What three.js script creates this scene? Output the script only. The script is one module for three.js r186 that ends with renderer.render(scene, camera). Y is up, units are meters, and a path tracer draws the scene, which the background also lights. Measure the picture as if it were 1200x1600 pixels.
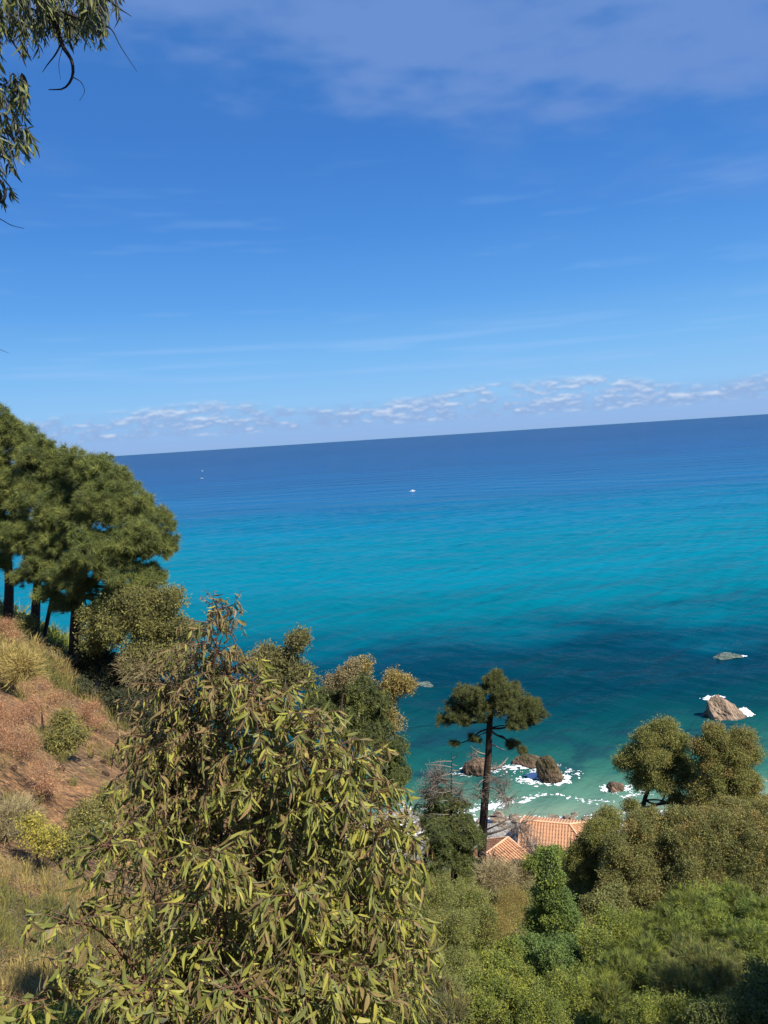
import * as THREE from 'three';
import { mergeGeometries } from 'three/addons/utils/BufferGeometryUtils.js';

// ------------------------------------------------------------------ camera, sky, sun, exposure
const H = 38;
const scene = new THREE.Scene();
const camera = new THREE.PerspectiveCamera(68, 0.75, 0.1, 60000);
camera.rotation.order = 'YXZ';
camera.position.set(0, H, 0);
camera.rotation.set(-5.57 * Math.PI / 180, 0, -3.68 * Math.PI / 180);
camera.updateMatrixWorld(true);

const SUN_DIR = new THREE.Vector3(0.50, 0.78, 0.40).normalize();
const sun = new THREE.DirectionalLight(new THREE.Color(1.0, 0.94, 0.83), 5.0);
sun.position.copy(SUN_DIR).multiplyScalar(200).add(new THREE.Vector3(0, 15, -30));
sun.target.position.set(0, 15, -30);
sun.castShadow = true;
sun.shadow.mapSize.set(4096, 4096);
Object.assign(sun.shadow.camera, { left: -90, right: 90, top: 90, bottom: -90, near: 1, far: 500 });
scene.add(sun, sun.target);

const renderer = new THREE.WebGLRenderer({ antialias: true });
renderer.toneMapping = THREE.LinearToneMapping;
renderer.toneMappingExposure = 1.42;
renderer.shadowMap.enabled = true;

// ------------------------------------------------------------------ small maths
const mulberry = (a) => () => { a = (a + 0x6d2b79f5) | 0; let t = Math.imul(a ^ (a >>> 15), 1 | a); t = (t + Math.imul(t ^ (t >>> 7), 61 | t)) ^ t; return ((t ^ (t >>> 14)) >>> 0) / 4294967296; };
let rand = mulberry(7);
const reseed = (n) => { rand = mulberry(n * 7919 + 13); };
const rnd = (a, b) => a + (b - a) * rand();
const pick = (l) => l[Math.floor(rand() * l.length) % l.length];
const V = (x, y, z) => new THREE.Vector3(x, y, z);
const { clamp, lerp, smoothstep } = THREE.MathUtils;
const sstep = (a, b, x) => { const t = clamp((x - a) / (b - a), 0, 1); return t * t * (3 - 2 * t); };
const PERM = new Uint8Array(512);
{ const r = mulberry(99), p = [...Array(256).keys()]; for (let i = 255; i > 0; i--) { const j = Math.floor(r() * (i + 1)); [p[i], p[j]] = [p[j], p[i]]; } for (let i = 0; i < 512; i++) PERM[i] = p[i & 255]; }
function noise(x, y, z = 0) {   // value noise, -1..1
  const xi = Math.floor(x), yi = Math.floor(y), zi = Math.floor(z);
  let fx = x - xi, fy = y - yi, fz = z - zi;
  fx = fx * fx * (3 - 2 * fx); fy = fy * fy * (3 - 2 * fy); fz = fz * fz * (3 - 2 * fz);
  const X = xi & 255, Y = yi & 255, Z = zi & 255;
  const h = (a, b, c) => PERM[PERM[PERM[(X + a) & 255] + ((Y + b) & 255)] + ((Z + c) & 255)];
  const l1 = lerp(lerp(h(0, 0, 0), h(1, 0, 0), fx), lerp(h(0, 1, 0), h(1, 1, 0), fx), fy);
  if (fz === 0) return l1 / 127.5 - 1;
  const l2 = lerp(lerp(h(0, 0, 1), h(1, 0, 1), fx), lerp(h(0, 1, 1), h(1, 1, 1), fx), fy);
  return lerp(l1, l2, fz) / 127.5 - 1;
}
function fbm(x, y, z = 0, oct = 4) { let s = 0, a = 0.5; for (let i = 0; i < oct; i++) { s += a * noise(x, y, z); x = x * 2.03 + 11.7; y = y * 2.03 + 5.3; if (z) z = z * 2.03 + 3.1; a *= 0.5; } return s; }
const toLin = (c) => (c <= 0.04045 ? c / 12.92 : Math.pow((c + 0.055) / 1.055, 2.4));
const srgb = (r, g, b) => [toLin(r / 255), toLin(g / 255), toLin(b / 255)];
const ramp = (stops, x) => {
  if (x <= stops[0][0]) return stops[0][1].slice();
  for (let i = 1; i < stops.length; i++) if (x <= stops[i][0]) { const t = (x - stops[i - 1][0]) / (stops[i][0] - stops[i - 1][0]); return [0, 1, 2].map((c) => lerp(stops[i - 1][1][c], stops[i][1][c], t)); }
  return stops[stops.length - 1][1].slice();
};

// the photograph's pixel (1200 x 1600) at a depth in metres, as a point of the place
const FPX = 800 / Math.tan(34 * Math.PI / 180);
function P(px, py, d) { const v = V((px - 600) / FPX, -(py - 800) / FPX, -1).applyQuaternion(camera.quaternion); return V(0, H, 0).addScaledVector(v, d / -v.z); }
function onSea(px, py, y = 0) { const v = V((px - 600) / FPX, -(py - 800) / FPX, -1).applyQuaternion(camera.quaternion); return V(0, H, 0).addScaledVector(v, (y - H) / v.y); }

// ------------------------------------------------------------------ the sky (air and clouds), computed
{
  const W = 4096, Hh = 2048, data = new Float32Array(W * Hh * 4);
  const air = [[0, srgb(150, 184, 232)], [1.2, srgb(150, 190, 238)], [3, srgb(147, 200, 247)], [6, srgb(126, 189, 246)], [10, srgb(98, 166, 238)], [15, srgb(78, 144, 224)], [21, srgb(67, 128, 208)], [29, srgb(62, 120, 196)], [50, srgb(56, 102, 182)], [90, srgb(48, 90, 168)]];
  const veil = srgb(118, 154, 216), wisp = srgb(158, 196, 244), shade = srgb(148, 178, 224), bright = srgb(222, 232, 248);
  for (let row = 0; row < Hh; row++) {
    const el = ((row + 0.5) / Hh - 0.5) * 180, base = ramp(air, Math.max(el, 0));
    for (let col = 0; col < W; col++) {
      const o = (row * W + col) * 4;
      let c = base;
      if (el > 0) {
        const az = ((col + 0.5) / W - 0.5) * 360;               // -90 is straight out to sea
        const a = az * Math.PI / 180, ca = Math.cos(a) * 20, sa = Math.sin(a) * 20, ce = Math.cos(el * Math.PI / 180);
        c = base.slice();
        if (el > 5) {                                           // high thin cirrus veil with a ragged edge
          const n = fbm(ca * 0.16 + 41.9, sa * 0.16 + el * 0.03, 1.5 + el * 0.15, 6), f = fbm(ca * 0.5 + el * 0.12, sa * 0.5, el * 0.62 + 2.2, 5);
          let m = sstep(-0.12, 0.5, n + (el - 22.5) * 0.055 + f * 0.5) * 0.56 * sstep(5, 14, el);
          m *= 1 - 0.5 * sstep(34, 70, el);
          m += 0.2 * sstep(0.0, 0.5, n + f * 0.5 + 0.12) * sstep(7, 15, el);
          const st = fbm(ca * 0.35, sa * 0.35, el * 1.35 + 9.1, 4);
          const w = sstep(0.1, 0.6, st + 0.35 * n) * 0.2 * sstep(4, 7, el) * (1 - sstep(12, 22, el));
          for (let k = 0; k < 3; k++) { c[k] = lerp(c[k], veil[k], clamp(m, 0, 0.75)); c[k] = lerp(c[k], wisp[k], w); }
        }
        if (el < 9) {                                           // faint streaks low down, and the band of small clouds over the horizon
          const st = fbm(ca * 0.25 + 7, sa * 0.25, el * 1.9 + 4.4, 3), w = sstep(0.05, 0.5, st) * 0.28 * sstep(3, 5, el) * (1 - sstep(7, 9, el));
          for (let k = 0; k < 3; k++) c[k] = lerp(c[k], wisp[k] * 1.08, w);
          if (el < 5) {
            const top = 2.9 + 0.7 * noise(ca * 0.42 + 1.7, sa * 0.42 + 8.2), cl = (e) => 0.55 * fbm(ca * 1.3, sa * 1.3, e * 1.6 + 0.01, 4) + 0.75 * fbm(ca * 3.6 + 4, sa * 3.6, e * 3.4 + 0.51, 5), n = cl(el), n2 = cl(el + 0.16);
            const cov = fbm(ca * 0.7 + 9.5, sa * 0.7 + 2, 0, 3) * 0.42, body = sstep(0.75, 1.3, el) * (1 - sstep(top - 0.5, top + 0.25, el));
            const m = sstep(-0.36, 0.16, n + cov + 0.07) * body;
            const lit = clamp(0.02 + (n - n2) * 1.7 + 0.2 * (el - 2) + 1.2 * cov + 0.55 * n, 0, 1);
            for (let k = 0; k < 3; k++) c[k] = lerp(c[k], lerp(shade[k], bright[k], lit), m * 0.74);
          }
        }
      }
      data[o] = c[0] / 1.46; data[o + 1] = c[1] / 1.46; data[o + 2] = c[2] / 1.46; data[o + 3] = 1;
    }
  }
  const t = new THREE.DataTexture(data, W, Hh, THREE.RGBAFormat, THREE.FloatType);
  t.mapping = THREE.EquirectangularReflectionMapping; t.magFilter = THREE.LinearFilter; t.needsUpdate = true;
  scene.background = t; scene.environment = t;
}

// ------------------------------------------------------------------ bookkeeping
const used = new Map();
const numbered = (n) => { const k = used.get(n) ?? 0; used.set(n, k + 1); return k ? n + '_' + String(k).padStart(3, '0') : n; };
function thing(name, label, category, pos, group) {
  const o = new THREE.Group(); o.name = numbered(name); o.position.copy(pos);
  o.userData = { label, category }; if (group) o.userData.group = group;
  scene.add(o); return o;
}
function mesh(name, geo, mat, parent, kind) {
  const m = new THREE.Mesh(geo, mat); m.name = name; m.castShadow = m.receiveShadow = true;
  if (kind) m.userData.kind = kind;
  parent.add(m); return m;
}
function structure(name, geo, mat, label, category) { const m = mesh(numbered(name), geo, mat, scene, 'structure'); m.userData.label = label; m.userData.category = category; return m; }

class MB {                                   // collects tubes and strips into one geometry, with uv in metres and vertex colours
  constructor() { this.p = []; this.u = []; this.c = []; this.i = []; }
  get n() { return this.p.length / 3; }
  tube(pts, radii, sides = 6, col = [1, 1, 1]) {
    const start = this.n, N = pts.length; let L = 0, ref = V(0.3, 0.1, 1).normalize();
    for (let k = 0; k < N; k++) {
      const t = pts[Math.min(k + 1, N - 1)].clone().sub(pts[Math.max(k - 1, 0)]).normalize();
      const a = ref.clone().addScaledVector(t, -ref.dot(t)); if (a.lengthSq() < 1e-6) a.set(1, 0, 0).addScaledVector(t, -t.x); a.normalize(); ref = a;
      const b = t.clone().cross(a), r = Array.isArray(radii) ? radii[k] : radii;
      if (k) L += pts[k].distanceTo(pts[k - 1]);
      for (let s = 0; s <= sides; s++) {
        const w = s / sides * Math.PI * 2, q = pts[k].clone().addScaledVector(a, Math.cos(w) * r).addScaledVector(b, Math.sin(w) * r);
        this.p.push(q.x, q.y, q.z); this.u.push(s / sides, L); this.c.push(...col);
      }
    }
    for (let k = 0; k < N - 1; k++) for (let s = 0; s < sides; s++) { const a = start + k * (sides + 1) + s, b = a + sides + 1; this.i.push(a, b, a + 1, a + 1, b, b + 1); }
    return this;
  }
  tri(a, b, c, col = [1, 1, 1]) { const n = this.n; for (const q of [a, b, c]) { this.p.push(q.x, q.y, q.z); this.u.push(0, 0); this.c.push(...col); } this.i.push(n, n + 1, n + 2); }
  quad(a, b, c, d, col) { this.tri(a, b, c, col); this.tri(a, c, d, col); }
  geo() {
    const g = new THREE.BufferGeometry();
    g.setAttribute('position', new THREE.Float32BufferAttribute(this.p, 3)); g.setAttribute('uv', new THREE.Float32BufferAttribute(this.u, 2)); g.setAttribute('color', new THREE.Float32BufferAttribute(this.c, 3));
    g.setIndex(this.i); g.computeVertexNormals(); return g;
  }
}
const curve = (pts, n) => new THREE.CatmullRomCurve3(pts).getPoints(n);

// ------------------------------------------------------------------ textures and materials
function dataTex(N, f, channels = 3, colour = true) {
  const d = new Uint8Array(N * N * 4);
  for (let y = 0; y < N; y++) for (let x = 0; x < N; x++) { const v = f(x / N, y / N, x, y), o = (y * N + x) * 4; if (Array.isArray(v)) { d[o] = clamp(v[0], 0, 1) * 255; d[o + 1] = clamp(v[1], 0, 1) * 255; d[o + 2] = clamp(v[2], 0, 1) * 255; } else d[o] = d[o + 1] = d[o + 2] = clamp(v, 0, 1) * 255; d[o + 3] = 255; }
  const t = new THREE.DataTexture(d, N, N); t.wrapS = t.wrapT = THREE.RepeatWrapping; t.magFilter = THREE.LinearFilter; if (colour) t.colorSpace = THREE.SRGBColorSpace; t.needsUpdate = true; return t;
}
const tileNoise = (u, v, f, s = 0) => {   // fbm that repeats over the unit square
  const b = (x, y) => fbm(x * f + s, y * f + s, 0.5, 4);
  const x = u, y = v, wx = sstep(0.7, 1, x), wy = sstep(0.7, 1, y);
  return lerp(lerp(b(x, y), b(x - 1, y), wx), lerp(b(x, y - 1), b(x - 1, y - 1), wx), wy);
};
const barkMap = dataTex(256, (u, v) => { const n = Math.abs(tileNoise(u, v * 1, 9, 3)) * 1.2 + 0.35 * tileNoise(u, v, 22, 9), k = 0.62 + 0.55 * n; return [k * 0.98, k * 0.92, k * 0.86]; });
const barkBump = dataTex(256, (u, v) => 0.3 + Math.abs(tileNoise(u, v, 9, 3)) * 1.4, 3, false);
const stdLeaf = (o = {}) => new THREE.MeshPhysicalMaterial({ color: 0xffffff, roughness: 1, transmission: 0.32, thickness: 0, side: THREE.DoubleSide, ...o });
const M = {
  bark: new THREE.MeshStandardMaterial({ color: new THREE.Color(0.17, 0.125, 0.10), map: barkMap, bumpMap: barkBump, bumpScale: 0.02, roughness: 0.95 }),
  darkBark: new THREE.MeshStandardMaterial({ color: new THREE.Color(0.11, 0.08, 0.065), map: barkMap, bumpMap: barkBump, bumpScale: 0.02, roughness: 0.95 }),
  greyTwig: new THREE.MeshStandardMaterial({ color: new THREE.Color(0.27, 0.22, 0.18), roughness: 0.95 }),
  brownTwig: new THREE.MeshStandardMaterial({ color: new THREE.Color(0.17, 0.10, 0.06), roughness: 0.9 }),
  redTwig: new THREE.MeshStandardMaterial({ color: new THREE.Color(0.13, 0.065, 0.035), roughness: 0.7 }),
  leaf: stdLeaf(), needle: stdLeaf({ transmission: 0.2 }), grass: stdLeaf({ transmission: 0.38 }),
  gum: stdLeaf({ transmission: 0.33, clearcoat: 0.3, clearcoatRoughness: 0.42 }),
};

// ------------------------------------------------------------------ the ground: a sheet through surveyed points (thin-plate spline)
const SURVEY = [
  [0, 36.3, 0], [6, 36.3, 1], [-6, 36.4, 1], [0, 36.3, 12], [15, 36.5, 10], [-15, 37, 10], [-28, 39, 6], [25, 36, 5],
  [-1, 32.9, -4.5], [0.5, 29.0, -9], [0.8, 25.7, -14], [1, 19.2, -25], [4.5, 9.2, -45], [8, 2.6, -58], [9, 1.1, -66], [9, -0.2, -72.5], [9, -3, -90],
  [5.9, 25.9, -12], [3, 27.5, -10.5], [9, 20.2, -22], [12, 14, -32], [18, 8.0, -43], [16, 5.8, -50], [30, 5, -50], [25, 1.3, -64], [30, -0.6, -70], [42, -3, -82], [52, 2, -58], [50, 20, -25], [25, 28, -8], [60, 30, 0], [25, 18.5, -22],
  [-10.5, 31.95, -20], [-7.5, 30.1, -20], [-7.45, 29.4, -22.5], [-6.87, 31.5, -15], [-5.61, 32.3, -10], [-3.72, 33.0, -7], [-2.94, 33.9, -5], [-14.35, 31.8, -28], [-12.9, 31.1, -27], [-11.2, 30.7, -26], [-9.4, 29.4, -24.5],
  [-4.6, 28.2, -18], [-3.5, 21.5, -27], [-6, 24.0, -29], [-9, 22, -37], [-14, 25, -40], [-25, 26, -45], [-30, 34, -25], [-20, 36.6, -12], [-12, 35.6, -10], [-16, 35, -21],
  [-20, 8, -60], [-9, 5, -58], [-40, 8, -65], [-20, -1, -80], [-50, -1, -90], [-60, 20, -50], [-1, 0.2, -74], [-60, -6, -125], [0, -6, -115], [60, -6, -115], [-2, 9, -47],
];
const hgt0 = (() => {
  const n = SURVEY.length, m = n + 3, U = (r2) => (r2 > 1e-9 ? 0.5 * r2 * Math.log(r2) : 0), A = [];
  for (let i = 0; i < m; i++) {
    const row = new Float64Array(m + 1);
    if (i < n) { const [x, y, z] = SURVEY[i]; for (let j = 0; j < n; j++) row[j] = U((x - SURVEY[j][0]) ** 2 + (z - SURVEY[j][2]) ** 2); row[i] += 0.6; row[n] = 1; row[n + 1] = x; row[n + 2] = z; row[m] = y; }
    else for (let j = 0; j < n; j++) row[j] = i === n ? 1 : i === n + 1 ? SURVEY[j][0] : SURVEY[j][2];
    A.push(row);
  }
  for (let c = 0; c < m; c++) { let p = c; for (let r = c + 1; r < m; r++) if (Math.abs(A[r][c]) > Math.abs(A[p][c])) p = r; [A[c], A[p]] = [A[p], A[c]]; for (let r = 0; r < m; r++) if (r !== c) { const f = A[r][c] / A[c][c]; if (f) for (let k = c; k <= m; k++) A[r][k] -= f * A[c][k]; } }
  const w = A.map((r, i) => r[m] / r[i]);
  return (x, z) => { let s = w[n] + w[n + 1] * x + w[n + 2] * z; for (let i = 0; i < n; i++) s += w[i] * U((x - SURVEY[i][0]) ** 2 + (z - SURVEY[i][2]) ** 2); return s; };
})();
const hgt = (x, z) => { const k = sstep(3, 14, Math.hypot(x, z)); return hgt0(x, z) + (fbm(x * 0.22, z * 0.22, 0, 4) * 0.7 + fbm(x * 1.3, z * 1.3, 0, 3) * 0.22) * k; };
const SCAR = P(205, 1175, 18);
{
  const X0 = -80, X1 = 80, Z0 = 24, Z1 = -132, S = 0.5, nx = Math.round((X1 - X0) / S), nz = Math.round((Z0 - Z1) / S), pos = new Float32Array((nx + 1) * (nz + 1) * 3), col = new Float32Array(pos.length), uv = new Float32Array((nx + 1) * (nz + 1) * 2), idx = [];
  const soil = [0.41, 0.245, 0.125], rust = [0.48, 0.26, 0.115], ochre = [0.52, 0.34, 0.17], straw = [0.30, 0.22, 0.12], green = [0.10, 0.105, 0.035], pebble = [0.80, 0.77, 0.71], wet = [0.34, 0.34, 0.29];
  const mix = (a, b, t) => a.map((v, k) => lerp(v, b[k], t));
  for (let j = 0, o = 0, q = 0; j <= nz; j++) for (let i = 0; i <= nx; i++, o += 3, q += 2) {
    const x = X0 + i * S, z = Z0 - j * S, y = hgt(x, z);
    pos[o] = x; pos[o + 1] = y; pos[o + 2] = z; uv[q] = x / 3; uv[q + 1] = z / 3;
    const n = fbm(x * 0.35, z * 0.35, 0, 4), n2 = fbm(x * 1.1 + 5, z * 1.1, 0, 3);
    let c = mix(straw, green, sstep(-0.25, 0.3, n + 0.1));
    const left = sstep(2, -5, x + 0.25 * z + 3) * sstep(-34, -26, z) * sstep(-6.5, -11, z);
    c = mix(c, mix(soil, straw, sstep(-0.1, 0.35, n2)), left * 0.85);
    const sc = Math.hypot((x - SCAR.x) * 0.8, (z - SCAR.z) * 0.45) + n2 * 1.2;
    c = mix(c, mix(rust, ochre, sstep(-0.2, 0.3, n)), sstep(4.3, 2.2, sc));
    c = mix(c, pebble, sstep(3.0, 1.4, y + n * 0.6) * sstep(-56, -62, z)); c = mix(c, wet, sstep(0.0, -0.5, y));
    col[o] = c[0]; col[o + 1] = c[1]; col[o + 2] = c[2];
    if (i < nx && j < nz) { const a = j * (nx + 1) + i, b = a + nx + 1; idx.push(a, a + 1, b, a + 1, b + 1, b); }
  }
  const g = new THREE.BufferGeometry(); g.setAttribute('position', new THREE.BufferAttribute(pos, 3)); g.setAttribute('color', new THREE.BufferAttribute(col, 3)); g.setAttribute('uv', new THREE.BufferAttribute(uv, 2)); g.setIndex(idx); g.computeVertexNormals();
  const map = dataTex(512, (u, v) => { const k = 0.72 + 0.35 * tileNoise(u, v, 7, 1) + 0.4 * tileNoise(u, v, 34, 5); return [k, k * 0.98, k * 0.95]; });
  const bump = dataTex(512, (u, v) => 0.5 + 0.5 * tileNoise(u, v, 12, 2) + 0.35 * tileNoise(u, v, 45, 8), 3, false);
  structure('hillside', g, new THREE.MeshStandardMaterial({ vertexColors: true, map, bumpMap: bump, bumpScale: 0.3, roughness: 1 }), 'steep slope of red earth, dry grass and scrub falling to the cove', 'hillside');
}

// ------------------------------------------------------------------ the sea
const SEA_WAVES = (() => { const r = mulberry(5), w = []; for (let i = 0; i < 26; i++) { const L = 1.8 * Math.pow(7.5, r()), a = -Math.PI / 2 + (r() - 0.5) * 1.7, k = 2 * Math.PI / L; w.push([Math.cos(a) * k, Math.sin(a) * k, r() * 6.28, 0.0052 * Math.pow(L, 0.9)]); } return w; })();
const seaY = (x, z) => { const fade = sstep(-560, -330, z) * sstep(-66, -84, z) + 0.25 * (1 - sstep(-66, -84, z)); if (fade <= 0) return 0; let s = 0; for (const [kx, kz, ph, a] of SEA_WAVES) s += a * Math.sin(kx * x + kz * z + ph); return s * fade; };
{
  const zs = []; let z = -52; while (z > -420) { zs.push(z); z += z * 0.0058; } while (z > -32000) { zs.push(z); z += z * 0.035; }
  const N = 430, pos = [], col = [], uv = [], uv1 = [], idx = [];
  const depthRamp = [[0, srgb(150, 178, 160)], [2.5, srgb(112, 162, 146)], [6, srgb(64, 132, 122)], [14, srgb(28, 104, 108)], [26, srgb(9, 84, 100)], [36, srgb(4, 74, 98)], [50, srgb(3, 80, 112)], [62, srgb(1, 110, 140)], [85, srgb(2, 134, 162)], [130, srgb(4, 148, 182)], [200, srgb(6, 150, 188)], [270, srgb(10, 140, 188)], [360, srgb(18, 122, 184)], [520, srgb(12, 108, 174)], [900, srgb(12, 92, 162)], [2200, srgb(12, 78, 146)], [9000, srgb(12, 70, 134)], [32000, srgb(12, 68, 132)]];
  const green = srgb(40, 118, 112), dark = srgb(2, 66, 92);
  for (let j = 0; j < zs.length; j++) for (let i = 0; i <= N; i++) {
    const zz = zs[j], x = (i / N - 0.5) * 2 * (48 + 0.78 * -zz), y = seaY(x, zz);
    pos.push(x, y, zz); uv.push(x / 46, zz / 46); uv1.push(x / 430, zz / 430);
    const shore = -72 - 1.6 * noise(x * 0.12, 3.3) - 0.03 * (x - 10);
    let d = Math.max(0, shore - zz);
    d *= 1 + 0.16 * fbm(x * 0.012 + 3, zz * 0.02, 0, 3);
    d += fbm(x * 0.05, zz * 0.09, 0, 4) * Math.min(22, d * 0.55);
    let c = ramp(depthRamp, d);
    const weed = sstep(0.05, 0.4, fbm(x * 0.035 + 2.2, zz * 0.075, 0, 4) + 0.42 * (1 - Math.abs(zz + 116) / 17)) * sstep(-92, -104, zz) * sstep(-150, -126, zz);
    for (let k = 0; k < 3; k++) c[k] = lerp(c[k], dark[k], weed * 0.48);
    const patch = sstep(0.05, 0.35, fbm(x * 0.22, zz * 0.3, 0, 4)) * sstep(2, 7, d) * (1 - sstep(20, 34, d)); for (let k = 0; k < 3; k++) c[k] = lerp(c[k], k === 0 ? dark[0] + 0.012 : dark[k] * 1.2, patch * 0.5);
    const far = sstep(-140, -260, zz), st = 1 + far * 0.13 * fbm(x * 0.0022 + 4, zz * 0.012, 0, 5) + far * 0.07 * noise(x * 0.02, zz * 0.09);
    const q = 0.52 * st;
    col.push(c[0] * q, c[1] * q, c[2] * q * 0.93);
    if (j < zs.length - 1 && i < N) { const a = j * (N + 1) + i, b = a + N + 1; idx.push(a, a + 1, b, a + 1, b + 1, b); }
  }
  const g = new THREE.BufferGeometry();
  g.setAttribute('position', new THREE.Float32BufferAttribute(pos, 3)); g.setAttribute('color', new THREE.Float32BufferAttribute(col, 3)); g.setAttribute('uv', new THREE.Float32BufferAttribute(uv, 2)); g.setAttribute('uv1', new THREE.Float32BufferAttribute(uv1, 2)); g.setIndex(idx); g.computeVertexNormals();
  const waves = (seed, n, k0, k1, spread) => { const r = mulberry(seed), l = []; for (let i = 0; i < n; i++) { const k = k0 * Math.pow(k1 / k0, r()), a = Math.PI / 2 + (r() - 0.5) * spread; l.push([Math.round(Math.cos(a) * k), Math.round(Math.sin(a) * k), r() * 6.2832, 1 / Math.pow(k, 0.9)]); } return l; };
  const field = (N, l) => { const f = new Float32Array(N * N); let mx = 0; for (const [kx, ky, ph, a] of l) for (let y = 0; y < N; y++) { for (let x = 0; x < N; x++) f[y * N + x] += a * Math.sin(6.28318 * (kx * x + ky * y) / N + ph); } for (const v of f) mx = Math.max(mx, Math.abs(v)); return f.map((v) => v / mx); };
  const A = field(512, waves(3, 70, 8, 90, 2.1)), B = field(512, waves(8, 60, 8, 80, 1.3));
  const fine = dataTex(512, (u, v, x, y) => 0.5 + 0.5 * A[y * 512 + x], 3, false);
  const at = (x, y) => B[((y + 512) & 511) * 512 + ((x + 512) & 511)];
  const swell = dataTex(512, (u, v, x, y) => { const sx = (at(x + 1, y) - at(x - 1, y)) * 1.6, sy = (at(x, y + 1) - at(x, y - 1)) * 1.6, l = Math.hypot(sx, sy, 1); return [0.5 - 0.5 * sx / l, 0.5 - 0.5 * sy / l, 0.5 + 0.5 / l]; }, 3, false);
  swell.channel = 1;
  structure('sea', g, new THREE.MeshPhysicalMaterial({ vertexColors: true, roughness: 0.22, specularIntensity: 0.03, ior: 1.33, bumpMap: fine, bumpScale: 0.5, normalMap: swell, normalScale: new THREE.Vector2(0.45, 0.45) }), 'turquoise sea turning deep blue towards the tilted horizon', 'sea');
}

// ------------------------------------------------------------------ rocks
const rockMap = dataTex(256, (u, v) => { const k = 0.7 + 0.5 * tileNoise(u, v, 8, 4) + 0.35 * tileNoise(u, v, 30, 6); return [k, k * 0.97, k * 0.93]; });
const rockBump = dataTex(256, (u, v) => 0.5 + 0.6 * tileNoise(u, v, 10, 14), 3, false);
const rockMat = (r, g, b) => new THREE.MeshStandardMaterial({ color: new THREE.Color(r, g, b), map: rockMap, bumpMap: rockBump, bumpScale: 0.12, roughness: 0.92, vertexColors: true });
function rockGeo(seed, sx, sy, sz, shape, detail = 24, weed = false) {
  const g = new THREE.IcosahedronGeometry(1, detail), p = g.attributes.position, uv = [], col = [], v = V();
  const rr = mulberry(Math.round(seed * 97)), planes = Array.from({ length: 17 }, () => { const z = rr() * 2 - 1, a = rr() * 6.283, q = Math.sqrt(1 - z * z); return [q * Math.cos(a), z, q * Math.sin(a), 0.62 + 0.36 * rr()]; });
  for (let i = 0; i < p.count; i++) {
    v.fromBufferAttribute(p, i); const d = v.clone(); let cut = 1.15; for (const [a, b, c, h] of planes) { const t = a * d.x + b * d.y + c * d.z; if (t > 0.05) cut = Math.min(cut, h / t); }
    const n = fbm(d.x * 1.3 + seed, d.y * 1.3, d.z * 1.3 + seed, 4), r = 1 - Math.abs(fbm(d.x * 2.6 + seed, d.y * 2.6 + 9, d.z * 2.6, 3)) * 0.7;
    const crack = fbm(d.x * 7 + seed, d.y * 7, d.z * 7, 3); v.multiplyScalar(cut * (0.86 + 0.2 * n + 0.16 * r) + 0.11 * crack);
    if (shape) shape(v);
    p.setXYZ(i, v.x * sx, v.y * sy, v.z * sz); uv.push((v.x * sx + v.y * 0.7) / 2.2, (v.z * sz + v.y * sy) / 2.2);
    const t = fbm(d.x * 4 + seed, d.y * 4, d.z * 4, 3), moss = weed ? sstep(0.15, 0.6, v.y + t * 0.6) * 0.8 : 0, wetness = sstep(0.12, -0.02, v.y) * 0.6;
    const k = (0.95 + 0.6 * t) * (1 - wetness); col.push(lerp(k, 0.42, moss), lerp(k * 0.92, 0.50, moss), lerp(k * 0.85, 0.22, moss));
  }
  g.setAttribute('uv', new THREE.Float32BufferAttribute(uv, 2)); g.setAttribute('color', new THREE.Float32BufferAttribute(col, 3)); g.computeVertexNormals(); return g;
}
const ROCKS = [];
function rock(px, py, label, geo, mat, r, dy = 0) {
  const p = onSea(px, py); p.y = dy; const t = thing('sea_rock', label, 'rock', p); mesh('boulder', geo, mat, t); ROCKS.push([p.x, p.z, r]); return t;
}
const greyRock = rockMat(0.52, 0.43, 0.35), brownRock = rockMat(0.30, 0.225, 0.165), sunkRock = rockMat(0.22, 0.34, 0.33);
rock(1130, 1119, 'pointed pale grey rock standing alone in the sea above the right-hand trees', rockGeo(2.1, 2.75, 2.6, 2.1, (v) => { if (v.y > 0) { const k = 1 - 0.42 * clamp(v.y, 0, 1); v.x = v.x * k - 0.42 * clamp(v.y, 0, 1); v.z *= k; } }), greyRock, 2.4, -0.2);
rock(859, 1217, 'rounded brown rock with weedy top, white foam on both sides of it', rockGeo(6.9, 1.55, 2.6, 1.5, (v) => { if (v.y > 0.75) v.y = 0.75 + (v.y - 0.75) * 0.5; }, 26, true), brownRock, 1.5, 0.25);
rock(826, 1192, 'low flat brown rock just behind and left of the rounded weedy rock', rockGeo(9.3, 2.0, 0.95, 1.3, null, 18, true), brownRock, 1.6, 0.1);
rock(744, 1204, 'brown boulder half hidden behind the trunk of the lone umbrella-shaped pine', rockGeo(12.7, 1.5, 1.8, 1.4, null, 18), brownRock, 1.4, 0.1);
rock(1132, 1026, 'low pale rock awash far out, a streak of foam at its right end', rockGeo(15.1, 2.7, 0.62, 1.7, null, 16), sunkRock, 0.4, -0.18);
rock(655, 1071, 'pale submerged rock beside the tip of the light brown tree', rockGeo(17.9, 2.5, 0.45, 1.6, null, 16), sunkRock, 0, -0.2);
rock(962, 1232, 'small dark rock in the foam left of the right-hand round tree', rockGeo(21.9, 1.0, 0.7, 0.9, null, 14), brownRock, 1.0, 0);
rock(1185, 1268, 'reddish shore rocks at the right edge behind the oaks', rockGeo(25.9, 3.0, 1.3, 1.6, null, 18), brownRock, 0.6, 0.1);

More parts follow.
